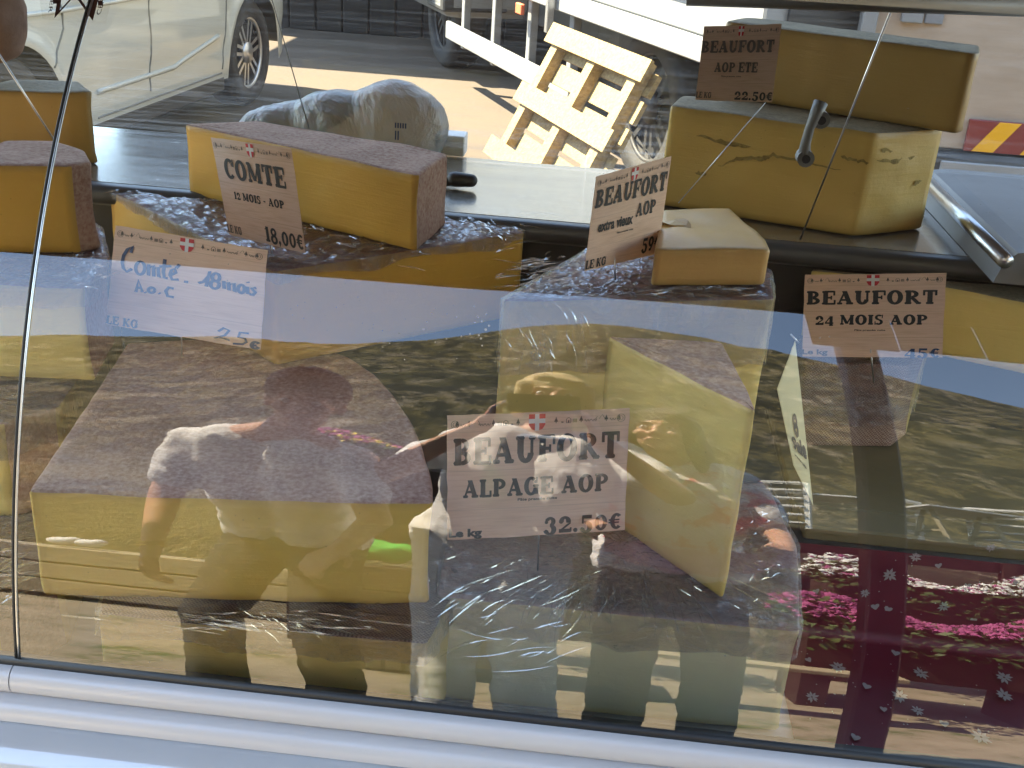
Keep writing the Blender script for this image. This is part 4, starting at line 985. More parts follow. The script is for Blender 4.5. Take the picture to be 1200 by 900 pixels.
M['bluescarf'] = rough_mat('blue_print_scarf', (.10, .22, .45), (.7, .75, .85), 30, .8, .3, 40, .01)
M['orange_edge'] = flat('orange_trim', (.75, .15, .06), .7)
M['gold'] = flat('gold', (.8, .55, .2), .25, 1)
def floral():
    n = N('floral_cotton'); co = n.coord(); v = n.noise(co, 11, 3, .6, .8); w = n.noise(n.coord((1.3, .8, 1)), 16, 3, .6, 1)
    c = n.mix(n.ramp(v, [(.55, (0,)*3), (.62, (1,)*3)]), (.82, .80, .82), (.80, .16, .26)); c = n.mix(n.ramp(w, [(.6, (0,)*3), (.66, (1,)*3)]), c, (.35, .45, .6))
    n.set(Base_Color=c, Roughness=.85, Normal=n.bump(n.noise(co, 12, 4), .5, .02)); return n.m
M['floral'] = floral()
def hand(mb, w, dr, palm, curl=.5, side=1, s=1.0):
    "wrist point, direction of the fingers, palm normal, curl 0..1; side: where the thumb leaves"
    w = V(w); d = V(dr).normalized(); pn = V(palm); pn = (pn-d*pn.dot(d)).normalized(); x = d.cross(pn)*side
    mb.cap(w-d*.03*s, w+d*.02*s, .023*s, .026*s)
    for k in range(4):
        b = w+d*.085*s+x*(.030-.019*k)*s; mb.cap(w+d*.015*s+x*(.016-.010*k)*s, b, .013*s, .0115*s, 10)
        L = (.040, .045, .042, .033)[k]*s; a1 = curl*1.1; p1 = b+(d*cos(a1)+pn*sin(a1))*L; a2 = curl*2.3; p2 = p1+(d*cos(a2)+pn*sin(a2))*L*.65; a3 = curl*3.0; p3 = p2+(d*cos(a3)+pn*sin(a3))*L*.5
        mb.cap(b, p1, .0095*s, .0088*s, 10); mb.cap(p1, p2, .0088*s, .008*s, 10); mb.cap(p2, p3, .008*s, .007*s, 10)
    t0 = w+d*.025*s+x*.022*s; t1 = t0+(d*.6+x*.7+pn*.3).normalized()*.04*s; t2 = t1+(d*.85+x*.25+pn*.45).normalized()*.032*s
    mb.cap(t0, t1, .013*s, .011*s, 10); mb.cap(t1, t2, .0105*s, .0085*s, 10)
def person(label, J, hair, shirt, trousers, sleeve=.55, long_sleeve=False):
    g = {k: V(v) for k, v in J.items() if isinstance(v, (tuple, Vector))}
    base = V((g['pelvis'].x, g['pelvis'].y, GZ)); t = thing('person', label, 'person', base, 0, None)
    f = g['face'].normalized(); hx = V((0, 0, 1)).cross(f).normalized(); hz = f.cross(hx).normalized()
    # head frame: X across, Y forward, Z up
    R = Matrix((( -hx.x, f.x, hz.x), (-hx.y, f.y, hz.y), (-hx.z, f.z, hz.z)))
    hc = g['head']; H = lambda x, y, z: hc+R @ V((x, y, z))
    mb = MB()
    mb.ell(H(0, -.008, .025), (.076, .096, .098), M=R); mb.ell(H(0, .022, -.045), (.058, .068, .070), M=R); mb.ell(H(0, .055, -.088), (.026, .026, .022), M=R)
    mb.cap(H(0, .088, .012), H(0, .104, -.024), .009, .014, 10); mb.ell(H(.012, .096, -.028), .009); mb.ell(H(-.012, .096, -.028), .009)
    for s in (-1, 1):
        mb.ell(H(s*.036, .066, -.020), (.026, .022, .020), M=R); mb.cap(H(s*.016, .082, .030), H(s*.046, .070, .030), .009, .008, 8)
        mb.ell(H(s*.077, -.005, -.008), (.010, .018, .030), M=R)
    mb.cap(H(-.018, .082, -.056), H(.018, .082, -.056), .010, .010, 8)
    mb.cap(H(0, -.02, -.06), g['neck'], .052, .056); 
    sl, sr = g['shl'], g['shr']; pel = g['pelvis']; ch = (sl+sr)/2; n = g['neck']
    sx = (sr-sl).normalized()
    mb.cap(sl, n, .052, .055); mb.cap(sr, n, .052, .055)
    chest = ch.lerp(pel, .28); waist = ch.lerp(pel, .68)
    for s in (-1, 1):
        mb.cap(ch+sx*s*.085, chest+sx*s*.075, .088, .098); mb.cap(chest+sx*s*.075, waist+sx*s*.055, .098, .080); mb.cap(waist+sx*s*.055, pel+sx*s*.075, .080, .10)
    hl, hr = pel+sx*-.085-V((0, 0, .03)), pel+sx*.085-V((0, 0, .03))
    mb.cap(sl, g['ell'], .050, .038); mb.cap(sr, g['elr'], .050, .038); mb.cap(g['ell'], g['wrl'], .038, .024); mb.cap(g['elr'], g['wrr'], .038, .024)
    mb.cap(hl, g['knl'], .088, .058); mb.cap(hr, g['knr'], .088, .058); mb.cap(g['knl'], g['anl'], .056, .036); mb.cap(g['knr'], g['anr'], .056, .036)
    hand(mb, g['wrl'], g['hdl'], g['pnl'], J.get('cl', .5), J.get('sidel', 1), .88); hand(mb, g['wrr'], g['hdr'], g['pnr'], J.get('cr', .5), J.get('sider', -1), .88)
    for a in ('anl', 'anr'): mb.cap(g[a]-V((0, .02, .03)), g[a]+V((0, .13, -.045)), .034, .028)
    mb.v = [v-base for v in mb.v]; bo = mb.build('body', M['skin'], t); remesh(bo, .0065, 2)
    for s in (-1, 1):
        e = MB().ell(H(s*.031, .0745, .010)-base, .0115, 12, 8).build('eye', M['eye'], t, True); MB().ell(H(s*.031, .0835, .010)-base, .0052, 10, 6).build('iris', M['iris'], e, True)
        MB().cap(H(s*.016, .090, .034)-base, H(s*.047, .078, .036)-base, .0035, .0025, 8).build('eyebrow', hair_m(hair), t, True)
    MB().cap(H(-.019, .0915, -.055)-base, H(.019, .0915, -.055)-base, .0045, .0045, 8).build('lips', M['lips'], t, True)
    # hair
    hb = MB(); hb.ell(H(0, -.020, .050), (.094, .106, .100), M=R)
    if hair[1] == 'bob':
        for s in (-1, 1):
            for q in range(4): hb.cap(H(s*.070, .045-.035*q, .055), H(s*.082, .035-.04*q, -.075), .024, .018)
        hb.cap(H(-.03, .055, .095), H(.05, .066, .078), .026, .02); hb.cap(H(0, -.08, .04), H(0, -.085, -.09), .06, .045)
    elif hair[1] == 'long':
        for s in (-1, 1):
            for q in range(4): hb.cap(H(s*.068, .030-.035*q, .055), H(s*.088, .02-.04*q, -.10), .026, .028); hb.cap(H(s*.088, .02-.04*q, -.10), H(s*.10, .03-.04*q, -.20), .028, .016)
        hb.cap(H(-.05, .052, .085), H(.045, .056, .088), .024, .022)
    else:
        hb.cap(H(-.04, .05, .085), H(.04, .05, .085), .022, .022); hb.cap(H(0, -.07, .02), H(0, -.07, -.05), .05, .04)
    hb.v = [v-base for v in hb.v]; ho = hb.build('hair', hair_m(hair), t); remesh(ho, .008, 2)
    # shirt
    def wr(o, amp, sc):
        for v in o.data.vertices:
            p = v.co; nn = v.normal; v.co = p+nn*amp*noise.fractal(V((p.x*sc+p.z*sc*.5, p.y*sc, p.z*sc*.7)), .7, 2.1, 3)
    sb = MB()
    for s in (-1, 1):
        sb.cap(ch+sx*s*.088, chest+sx*s*.08+f*.012, .100, .116); sb.cap(chest+sx*s*.08+f*.012, waist+sx*s*.07, .114, .100); sb.cap(waist+sx*s*.07, pel+sx*s*.08+V((0, 0, .02)), .10, .116)
    ndn = n-(n-ch)*.45
    sb.cap(sl, ndn, .064, .055); sb.cap(sr, ndn, .064, .055)
    for a, b, c in ((sl, g['ell'], g['wrl']), (sr, g['elr'], g['wrr'])):
        sb.cap(a, a.lerp(b, sleeve), .064, .060)
        if long_sleeve: sb.cap(a, b, .062, .05); sb.cap(b, b.lerp(c, .75), .05, .042)
    sb.v = [v-base for v in sb.v]; so_ = sb.build('shirt', M[shirt], t); remesh(so_, .011, 3); wr(so_, .012, 11)
    tb = MB(); tb.cap(pel-sx*.075, pel+sx*.075, .105, .105)
    for a, k, b in ((hl, g['knl'], g['anl']), (hr, g['knr'], g['anr'])): tb.cap(a, k, .100, .078); tb.cap(k, b+V((0, 0, .0)), .078, .076)
    tb.v = [v-base for v in tb.v]; to = tb.build('trousers', M[trousers], t); remesh(to, .012, 3); wr(to, .007, 12)
    for a in ('anl', 'anr'):
        q = g[a]-base; MB().cap(q-V((0, .03, .045)), q+V((0, .15, -.055)), .040, .034).build('shoe', M['shoe'], t, True)
    return t, base, H
def hair_m(h): return M[h[0]]
# the woman taking the picture
ph = dict(head=(-.045, -.30, 1.635), face=(0.02, 1, -.20), neck=(-.06, -.345, 1.455), shl=(-.235, -.33, 1.385), shr=(.115, -.33, 1.385), ell=(-.40, -.14, 1.13), elr=(.235, -.15, 1.17),
          wrl=(-.185, -.095, 1.395), wrr=(.060, -.10, 1.375), hdl=(.30, .45, .85), hdr=(-.25, .35, .9), pnl=(.9, -.2, 0), pnr=(-.9, -.3, 0), cl=.35, cr=.35, sidel=-1, sider=1,
          pelvis=(-.15, -.37, .90), knl=(-.235, -.34, 0.44), knr=(-.06, -.34, 0.44), anl=(-.24, -.39, -0.03), anr=(-.04, -.39, -0.03))
t, b, H = person('blonde woman in white shirt and white trousers holding up a phone, reflected in the middle', ph, ('blonde', 'bob'), 'shirt_white', 'jeans_white')
sc_ = MB()
for k in range(12):
    a = pi*k/11; b1 = pi*(k+1)/11
    sc_.cap(V((-.06+.105*cos(a), -.30+.05*sin(a), 1.42-.02*sin(a))), V((-.06+.105*cos(b1), -.30+.05*sin(b1), 1.42-.02*sin(b1))), .02, .02, 8) if k < 11 else None
sc_.v = [v-b for v in sc_.v]; remesh(sc_.build('scarf', M['bluescarf'], t), .007, 2)
MB().tube([V((-.15, -.265, 1.425))-b, V((-.19, -.262, 1.415))-b, V((-.235, -.258, 1.40))-b], .008, 8).build('orange_strap', M['orange_edge'], t, True)
# phone: back face looks along the line of sight; the lens sits where the picture is taken from
M['phone'] = flat('phone_black', (.015, .015, .017), .25); M['lens'] = flat('lens', (.01, .01, .02), .05)
Mp = Matrix(((rt.x, fw.x, up.x, CAM.x), (rt.y, fw.y, up.y, CAM.y), (rt.z, fw.z, up.z, CAM.z), (0, 0, 0, 1)))
pt_ = thing('phone', 'dark phone held sideways in front of the blonde woman face, reflected', 'phone', CAM)
built(MB().bbox((-.140, -.0125, -.058), (.014, -.0045, .017), .003, Mp).build('phone_body', M['phone']), pt_)
for q in ((-.022, 0), (-.011, -.020)):
    built(MB().tube([Mp @ V((q[0], -.0044, q[1])), Mp @ V((q[0], -.0028, q[1]))], .0065, 16).build('phone_lens', M['lens']), pt_)
# second woman
p2_ = dict(head=(.225, -.47, 1.575), face=(-.25, 1, -.1), neck=(.24, -.53, 1.41), shl=(.085, -.52, 1.355), shr=(.415, -.52, 1.355), ell=(.035, -.42, 1.09), elr=(.50, -.46, 1.09), wrl=(.09, -.20, 1.01), wrr=(.475, -.23, 1.00),
           hdl=(.1, .9, 0), hdr=(-.3, .9, 0), pnl=(.5, 0, -.6), pnr=(-.4, 0, -.6), cl=.5, cr=.5, sidel=1, sider=-1, pelvis=(.27, -.55, .87), knl=(.175, -.52, 0.43), knr=(.385, -.52, 0.43), anl=(.17, -.57, -0.03), anr=(.40, -.57, -0.03))
person('dark haired woman in pink floral blouse standing behind the blonde one, reflected', p2_, ('brownhair', 'long'), 'floral', 'trousers_dark', .7)
# pink knit jacket carried over both hands
vs = []; fs = []; n1, n2 = 30, 12
for s_ in (0, -.006):
    for j in range(n2+1):
        for i in range(n1+1):
            u, v = i/n1, j/n2; x = .09+.385*u; z = 1.0-.05*sin(pi*u)-.105*v*(1-.5*abs(u-.3)); y = -.125-.02*sin(u*19)*v+s_
            vs.append((x-.28, y+.14, z-.95+.006*sin(u*30)))
NN = (n1+1)*(n2+1)
for s_ in (0, 1):
    for j in range(n2):
        for i in range(n1): a = s_*NN+j*(n1+1)+i; q = (a, a+1, a+n1+2, a+n1+1); fs.append(q if s_ else q[::-1])
o = obj('jacket', vs, fs, M['pinkcloth'], smooth=True); o.location = (.28, -.14, .95); tag(o, 'pink knitted jacket held in both hands of the dark haired woman, reflected', 'jacket')
# leaning person at the left
p3 = dict(head=(-.555, -0.020, 1.385), face=(.15, 1, -.55), neck=(-.615, -0.130, 1.275), shl=(-.83, -0.220, 1.215), shr=(-.46, -0.140, 1.19), ell=(-.865, -0.230, .945), elr=(-.385, -0.140, .94), wrl=(-.845, -0.140, .72), wrr=(-.42, -0.020, .82),
          hdl=(.05, .12, -1), hdr=(-.4, .6, -.6), pnl=(.9, .2, 0), pnr=(-.3, .2, -.9), cl=.45, cr=.4, sidel=-1, sider=-1, pelvis=(-.64, -0.540, .84), knl=(-.80, -0.440, 0.41), knr=(-.53, -0.420, 0.41), anl=(-.82, -0.540, -0.03), anr=(-.52, -0.540, -0.03))
t, b, H = person('person in pale grey T-shirt bending towards the counter with a bracelet, reflected at the left', p3, ('midhair', 'short'), 'shirt_grey', 'trousers_dark', .6)
q = V(p3['wrl']).lerp(V(p3['ell']), .12)-b
for dz in (0, .012):
    MB().tube([q+V((.031*cos(2*pi*k/18), .031*sin(2*pi*k/18), dz+.004*sin(4*pi*k/18))) for k in range(19)], .003, 6).build('bracelet', M['gold'], t, True)

# ================================================================ OUTSIDE, customers' side
M['leaf'] = rough_mat('planter_leaves', (.035, .07, .015), (.08, .13, .03), 20, .6, 0)
M['pinkfl'] = flat('magenta_petals', (.42, .08, .22), .7); M['whitefl'] = flat('white_petals', (.8, .8, .76), .7); M['yellowfl'] = flat('yellow_petals', (.75, .6, .08), .7)
M['oldwood'] = rough_mat('weathered_planks', (.34, .27, .19), (.50, .41, .30), 6, .85, .5, 60, .004, stretch=(6, 6, .6))
M['darkwood'] = rough_mat('dark_stained_wood', (.035, .018, .012), (.06, .032, .02), 6, .8, .4, 60, stretch=(.6, 6, 6))
M['palewood'] = rough_mat('pale_planed_wood', (.30, .25, .16), (.40, .34, .23), 6, .8, .3, 60, stretch=(.6, 6, 6))
M['offwhite'] = rough_mat('white_painted_wood', (.65, .65, .62), (.78, .78, .75), 5, .7, .2, 60)
M['greencloth'] = rough_mat('bright_green_cloth', (.05, .45, .06), (.08, .6, .1), 8, .85, .4, 30); M['redcloth'] = rough_mat('orange_red_cloth', (.6, .06, .02), (.7, .1, .03), 8, .85, .4, 30)
def flowers(label, a, b, depth, boxh, kinds, nb, spread, group='flower troughs', feet=True, hang=None):
    a, b = V(a), V(b); base = V(((a.x+b.x)/2, (a.y+b.y)/2, a.z if not feet else GZ)); t = thing('flower_trough', label, 'flower trough', base, 0, group)
    L = (b-a).to_2d().length; zt = a.z
    ang = atan2(b.y-a.y, b.x-a.x); R = Matrix.Rotation(ang, 4, 'Z'); o = a-base
    Q = Matrix.Translation(o) @ R
    MB().bbox((0, -depth/2, -boxh), (L, depth/2, 0), .012, Q).build('trough', M['darkwood'], t)
    if feet:
        for x in (.06, L-.06): MB().box((x-.05, -depth/2+.02, -zt+GZ), (x+.05, depth/2-.02, -boxh), Q).build('foot', M['darkwood'], t)
    lf = MB(); r = random.Random(int(a.x*100))
    for k in range(int(nb*1.6)):
        x = r.uniform(-.05, L+.05); y = r.uniform(-1, 1)*(depth/2+.05); h = spread*(1-(y/(depth/2+.06))**2)*r.uniform(.1, 1)*(.6+.4*sin(x*7+1)); z = h if r.random() < .75 else -r.random()*boxh*.5
        s = r.uniform(.018, .036); c = V((x, y+(depth/2 if z < 0 else 0), z)); u = V((r.uniform(-1, 1), r.uniform(-1, 1), r.uniform(-.5, .8))).normalized(); w = u.cross(V((r.random(), r.random(), 1))).normalized()
        lf.add([Q @ (c+u*s), Q @ (c+w*s*.6), Q @ (c-u*s), Q @ (c-w*s*.6)], [(0, 1, 2, 3)])
    lf.build('leaves', M['leaf'], t)['kind'] = 'stuff'
    for kind, share in kinds:
        m = MB()
        for k in range(int(nb*share)):
            x = r.uniform(-.05, L+.05) if kind != 'yellowfl' else r.gauss(L*.45, L*.16); y = r.uniform(-1, 1)*(depth/2+.06); h = spread*(1.08-(y/(depth/2+.08))**2)*(.6+.4*sin(x*7+1))*r.uniform(.55, 1.05); c = V((x, y, max(h, -boxh*.4)))
            s = r.uniform(.012, .02); nn = V((r.uniform(-.6, .6), r.uniform(-.2, 1), r.uniform(.1, 1))).normalized(); u = nn.cross(V((1, .2, .1))).normalized(); w = nn.cross(u)
            pts = [c+(u*cos(2*pi*i/10)+w*sin(2*pi*i/10))*s*(1.25 if i % 2 else .6) for i in range(10)]
            m.add([Q @ p for p in pts]+[Q @ (c+nn*.004)], [(i, (i+1) % 10, 10) for i in range(10)])
        m.build('blossoms', M[kind], t)['kind'] = 'stuff'
    return t, Q, L
a = ratt(345, 528, Y=-1.9); b_ = ratt(545, 534, Y=-1.9); b_.z = a.z = (a.z+b_.z)/2; 
t, Q, L = flowers('raised trough of magenta and yellow blossoms on tall legs, left of the blonde woman', a, b_, .34, .26, (('pinkfl', 1.0), ('yellowfl', .35)), 850, .17, feet=False)
for x in (.1, L-.1): MB().box((x-.035, -.035, -a.z+GZ), (x+.035, .035, -.26), Q).build('leg', M['darkwood'], t)
MB().box((.14, -.02, -a.z*.55), (L-.14, .02, -.26), Q).build('back_panel', M['darkwood'], t)
a = ratt(925, 745, Y=-1.75); b_ = ratt(1230, 775, Y=-1.75); a.z = b_.z = .62
t, Q, L = flowers('long low trough of magenta blossoms beside the path, reflected at the lower right', a, b_, .42, .42, (('pinkfl', 1.0),), 1500, .20)
a = ratt(960, 690, Y=-2.7); b_ = ratt(1260, 730, Y=-2.7); a.z = b_.z = .98
t, Q, L = flowers('second trough of white blossoms standing behind the magenta one, reflected at the right', a, b_, .4, .5, (('whitefl', .8), ('pinkfl', .15)), 1500, .26)
# plank fence
a = ratt(352, 776, z=GZ); b_ = ratt(520, 790, z=GZ); ang = atan2(b_.y-a.y, b_.x-a.x); Lf = (b_-a).length
tpz = ratt(400, 668, Y=a.y).z-GZ
t = thing('plank_fence', 'short fence of upright weathered planks with one dark cross rail, reflected in the middle', 'fence', a, ang)
npk = 7; me = None
for k in range(npk):
    w = Lf/npk
    if me is None: o = MB().bbox((.006, -.012, 0), (w-.006, .012, tpz), .003).build('plank', M['oldwood'], t); me = o.data
    else: o = bpy.data.objects.new('plank', me); C.objects.link(o); o.parent = t
    o.location = (k*w, 0, 0); o.scale = (1, 1, 1+.03*rnd.uniform(-1, 1))
MB().bbox((0, .013, tpz*.42), (Lf, .035, tpz*.50), .003).build('cross_rail', M['darkwood'], t)
# bundles lying on the fence top
def bundle(name, label, c, r, mat, seed, cat):
    m = MB()
    rr = random.Random(seed)
    for k in range(7): m.ell(V((rr.uniform(-1, 1)*r[0]*.6, rr.uniform(-1, 1)*r[1]*.4, rr.uniform(-.3, .5)*r[2])), (r[0]*.5, r[1]*.6, r[2]*.55), 10, 7)
    o = m.build(name, M[mat]); remesh(o, .012, 2); o.location = c
    for v in o.data.vertices: v.co += v.normal*.012*noise.noise(v.co*22)
    tag(o, label, cat); return o
g1_ = ratt(455, 655, Y=a.y-.12)
bundle('cloth_bundle', 'bright green cloth bundle on the crate behind the plank fence, reflected', g1_+V((0, 0, .04)), (.13, .1, .10), 'greencloth', 3, 'bundle')
bundle('cloth_bundle', 'orange red cloth bundle beside the bright green one, reflected', g1_+V((.21, 0, .03)), (.07, .08, .10), 'redcloth', 5, 'bundle')
t = thing('crate', 'dark wooden crate holding the green and orange bundles behind the plank fence', 'crate', (g1_.x+.08, g1_.y, 0))
for k in range(4): MB().bbox((-.34, -.16, k*(g1_.z-.05)/4), (.34, .16, (k+1)*(g1_.z-.05)/4-.012), .004).build('crate_board', M['darkwood'], t)
# pale board bench at the left
a = ratt(40, 685, Y=-2.6); t = thing('board_stack', 'low stack of long pale boards, reflected behind the bending person', 'boards', (a.x+.3, a.y, GZ))
zt_ = ratt(100, 640, Y=-2.6).z-GZ
for k in range(3):
    z = zt_*(k+.3)/3.3+.0; MB().bbox((-1.1+.05*rnd.random(), -.14, z), (1.1+.07*rnd.random(), .14, z+zt_/3.3-.022), .004).build('board', M['palewood'], t)
for x in (-.8, .8): MB().box((x-.04, -.12, 0), (x+.04, .12, zt_*.08)).build('bearer', M['darkwood'], t)
for k, (x, y) in enumerate(((78, 607), (106, 612))):
    p = ratt(x, y+3, Y=-2.6); m = MB(); m.ell((0, 0, .03), (.07, .05, .04)); m.ell((.04, 0, .05), (.04, .04, .03)); o = m.build('white_rag', M['offwhite'], smooth=True); o.location = (p.x, p.y, zt_+GZ+.012)
    tag(o, ('left' if k == 0 else 'right')+' of two crumpled white rags lying on the pale boards, reflected', 'rag', 'rags on the boards')
# white trestle tables and racks on the bank at the right
def trestle(loc, rz, label, w=1.2):
    t = thing('trestle_table', label, 'table', loc, rz, 'white trestle tables')
    MB().bbox((-w/2, -.3, .72), (w/2, .3, .75), .004).build('tabletop', M['offwhite'], t)
    for x in (-w/2+.15, w/2-.15):
        for s in (-1, 1): MB().tube([(x, s*.28, 0), (x, s*.06, .72)], .022, 6).build('leg', M['palewood'], t)
        MB().box((x-.02, -.2, .28), (x+.02, .2, .32)).build('brace', M['palewood'], t)
def rack(loc, rz, label, h=1.1):
    t = thing('shelf_rack', label, 'rack', loc, rz, 'white racks')
    for x in (-.28, .28): MB().box((x-.02, -.02, 0), (x+.02, .02, h)).build('upright', M['offwhite'], t)
    for k in range(6): MB().box((-.26, -.06, .12+k*(h-.15)/5), (.26, .06, .15+k*(h-.15)/5)).build('rung', M['offwhite'], t)
def onbank(x, y): 
    P, n_, d = ghit(x, y); r = d-n_*(2*d.dot(n_)); s = .5
    while s < 60:
        p = P+r*s
        if p.z < hillz(p.x, p.y): break
        s += .05
    return V((p.x, p.y, hillz(p.x, p.y)-.02))
c0, c1 = ratt(880, 622, Y=-5.6), ratt(1215, 640, Y=-5.6); dz = (c0.z+c1.z)/2
dk = thing('raised_terrace', 'dark boarded terrace on posts carrying the white tables, reflected at the right', 'terrace', ((c0.x+c1.x)/2, -6.4, GZ))
me = None
for k in range(9):
    if me is None: o = MB().bbox((-(c1.x-c0.x)/2-.3, 0, dz-GZ-.05), ((c1.x-c0.x)/2+1.2, .185, dz-GZ), .004).build('deck_board', M['darkwood'], dk); me = o.data
    else: o = bpy.data.objects.new('deck_board', me); C.objects.link(o); o.parent = dk
    o.location = (0, -.85+k*.19, 0)
for k in range(5): MB().box((-(c1.x-c0.x)/2-.1+k*.9, .72, 0), (-(c1.x-c0.x)/2+.0+k*.9, .82, dz-GZ-.052)).build('terrace_post', M['darkwood'], dk)
MB().box((-(c1.x-c0.x)/2-.3, .74, dz-GZ-.45), ((c1.x-c0.x)/2+1.2, .76, dz-GZ-.06)).build('fascia', M['darkwood'], dk)
for k, (x, rz, yy) in enumerate(((985, .25, -6.0), (1120, -.2, -6.1))):
    q = ratt(x, 600, Y=yy); trestle(V((q.x, yy, dz+.002)), rz, ('left', 'right')[k]+' one of the two white trestle tables on the terrace, reflected at the right', .75)
for k, (x, rz, yy) in enumerate(((905, .6, -5.9), (1052, -.7, -6.3), (1178, .5, -6.3))):
    q = ratt(x, 600, Y=yy); rack(V((q.x, yy, dz+.002)), rz, ('leftmost', 'middle', 'rightmost')[k]+' of the three white racks on the terrace, reflected at the right', .95)
p = ratt(1165, 800, z=GZ); t = thing('log_stool', 'sawn log seat beside the path, reflected at the lower right', 'log seat', p, .4)
tl = .36
MB().tube([(-.16, 0, .17), (-.14, 0, .17), (.15, 0, .17), (.17, 0, .17)], [.155, .165, .17, .16], 16).build('log', M['oldwood'], t, True)
MB().bbox((-.25, -.16, .0), (-.02, .16, .035), .006).build('wedge_board', M['oldwood'], t)
p = ratt(965, 775, Y=-1.3); t = thing('bench', 'narrow pale bench plank, reflected beside the dark post', 'bench', (p.x-.1, p.y, GZ))
MB().bbox((-.55, -.06, .36), (.35, .06, .39), .004).build('seat', M['palewood'], t)
for x in (-.45, .25): MB().box((x-.03, -.05, 0), (x+.03, .05, .36)).build('leg', M['darkwood'], t)

# ================================================================ WORKTOP THINGS
def bag():
    n = N('thin_white_plastic'); co = n.coord(); f = n.noise(n.coord((1, 1, .8)), 7, 6, .6, 2.2)
    n.set(Base_Color=(.33, .325, .32), Roughness=.3, Normal=n.bump(f, 1.0, .012)); n.b.inputs['Transmission Weight'].default_value = .0; n.b.inputs['Alpha'].default_value = .78
    n.b.inputs['Subsurface Weight'].default_value = .3; n.b.inputs['Subsurface Scale'].default_value = .02
    c = at(440, 178, z=1.0); t = thing('plastic_bag', 'crumpled white plastic bag with small blue print behind the comte slab', 'bag', c)
    m = MB(); m.ell((.035, 0, .05), (.105, .07, .085)); m.ell((-.04, .01, .035), (.14, .07, .075)); m.ell((-.14, .02, .02), (.13, .055, .062))
    o = m.build('bag_body', n.m, t); remesh(o, .006, 4)
    for v in o.data.vertices:
        p = v.co; w = noise.noise(V((p.x*9+3, p.y*7, p.z*8)))+.35*noise.noise(V((p.x*30+p.z*18, p.y*14, p.z*10))); v.co = p+v.normal*.008*w
        if v.co.z < 0: v.co.z = 0
    for k in range(2):
        q = at(468+k*0, 150+k*14, Y=c.y-.085)-c
        s = small('Beaufort'[:5] if False else 'BIO', 0, .026, 0, .008, .02) if False else MB()
        for i in range(5 if k == 0 else 2): s.box((q.x+i*.0045-.008, q.y-.001, q.z), (q.x+i*.0045-.0055, q.y, q.z+(.009 if k == 0 else .016)))
        s.build('blue_print', M['blueink'], t)
bag()
q = at(528, 180, z=1.0); o = MB().bbox((-.028, -.02, 0), (.028, .03, .038), .002).build('carton', M['whiteprint']); o.location = q
tag(o, 'small pale grey carton standing right of the plastic bag', 'carton')
# dim rounded hanging bundle at the top left
M['brownfab'] = rough_mat('brown_hessian', (.10, .055, .04), (.26, .15, .11), 9, .9, .5, 120)
q = at(-6, 20, Y=1.85); m = MB(); m.ell((0, 0, 0), (.055, .05, .075), 20, 14); m.ell((-.02, 0, .06), (.06, .05, .07), 20, 14); m.tube([(-.02, 0, .1), (-.02, 0, .30)], .02, 10)
o = m.build('hanging_bundle', M['brownfab']); remesh(o, .006, 3); o.location = q
for v in o.data.vertices: v.co += v.normal*.006*noise.noise(v.co*30)
tag(o, 'round brown bundle hanging at the top left corner behind the glass', 'bundle')

# ================================================================ STREET BEHIND
M['carpaint'] = flat('white_car_paint', (.46, .48, .44), .35, 0, .5, .7)
M['tyre'] = rough_mat('tyre_rubber', (.018, .018, .018), (.03, .03, .03), 30, .8, .3, 60)
M['alloy'] = flat('alloy', (.55, .55, .55), .3, .8); M['carglass'] = flat('car_glass', (.02, .025, .025), .05); M['gap'] = flat('panel_gap', (.16, .17, .16), .7)
M['trim'] = flat('black_trim', (.03, .03, .03), .6)
def wheel(p, c, R=.33, w=.2, s=1, rim='alloy'):
    "axle along local y, outer side = s"
    q = MB(); prof = [(R*.66, -w/2), (R*.9, -w/2), (R*.985, -w/2+.03), (R, -w/4), (R, w/4), (R*.985, w/2-.03), (R*.9, w/2), (R*.66, w/2)]
    n = 36; vs = []; fs = []
    for k in range(n):
        a = 2*pi*k/n
        for r, y in prof: vs.append((r*cos(a), y, r*sin(a)))
    mm = len(prof)
    for k in range(n):
        j = (k+1) % n
        for i in range(mm): ii = (i+1) % mm; fs.append((k*mm+i, k*mm+ii, j*mm+ii, j*mm+i))
    W_ = bpy.data.objects.new('wheel', None); C.objects.link(W_); W_.parent = p; W_.location = c
    obj('tyre', vs, fs, M['tyre'], W_, True)
    m = MB(); yo = s*w*.36
    m.tube([(0, yo-.02*s, 0), (0, yo+.012*s, 0)], R*.20, 16)
    for k in range(7):
        a = 2*pi*k/7+.2; d = V((cos(a), 0, sin(a))); e = V((-sin(a), 0, cos(a)))
        for o_ in (-1, 1): m.add([d*R*.15+e*R*.03*o_+V((0, yo, 0)), d*R*.15+e*R*.09*o_+V((0, yo, 0)), d*R*.64+e*R*.12*o_+V((0, yo-.01*s, 0)), d*R*.64+e*R*.05*o_+V((0, yo-.01*s, 0))], [(0, 1, 2, 3)])
    pts = [(R*.65*cos(2*pi*k/n), yo, R*.65*sin(2*pi*k/n)) for k in range(n+1)]; m.tube(pts, .014, 6, False)
    m.build('rim', M[rim], W_, True)
    MB().tube([(0, yo-.06*s, 0), (0, yo-.05*s, 0)], R*.62, 20).build('brake_disc', M['trim'], W_)
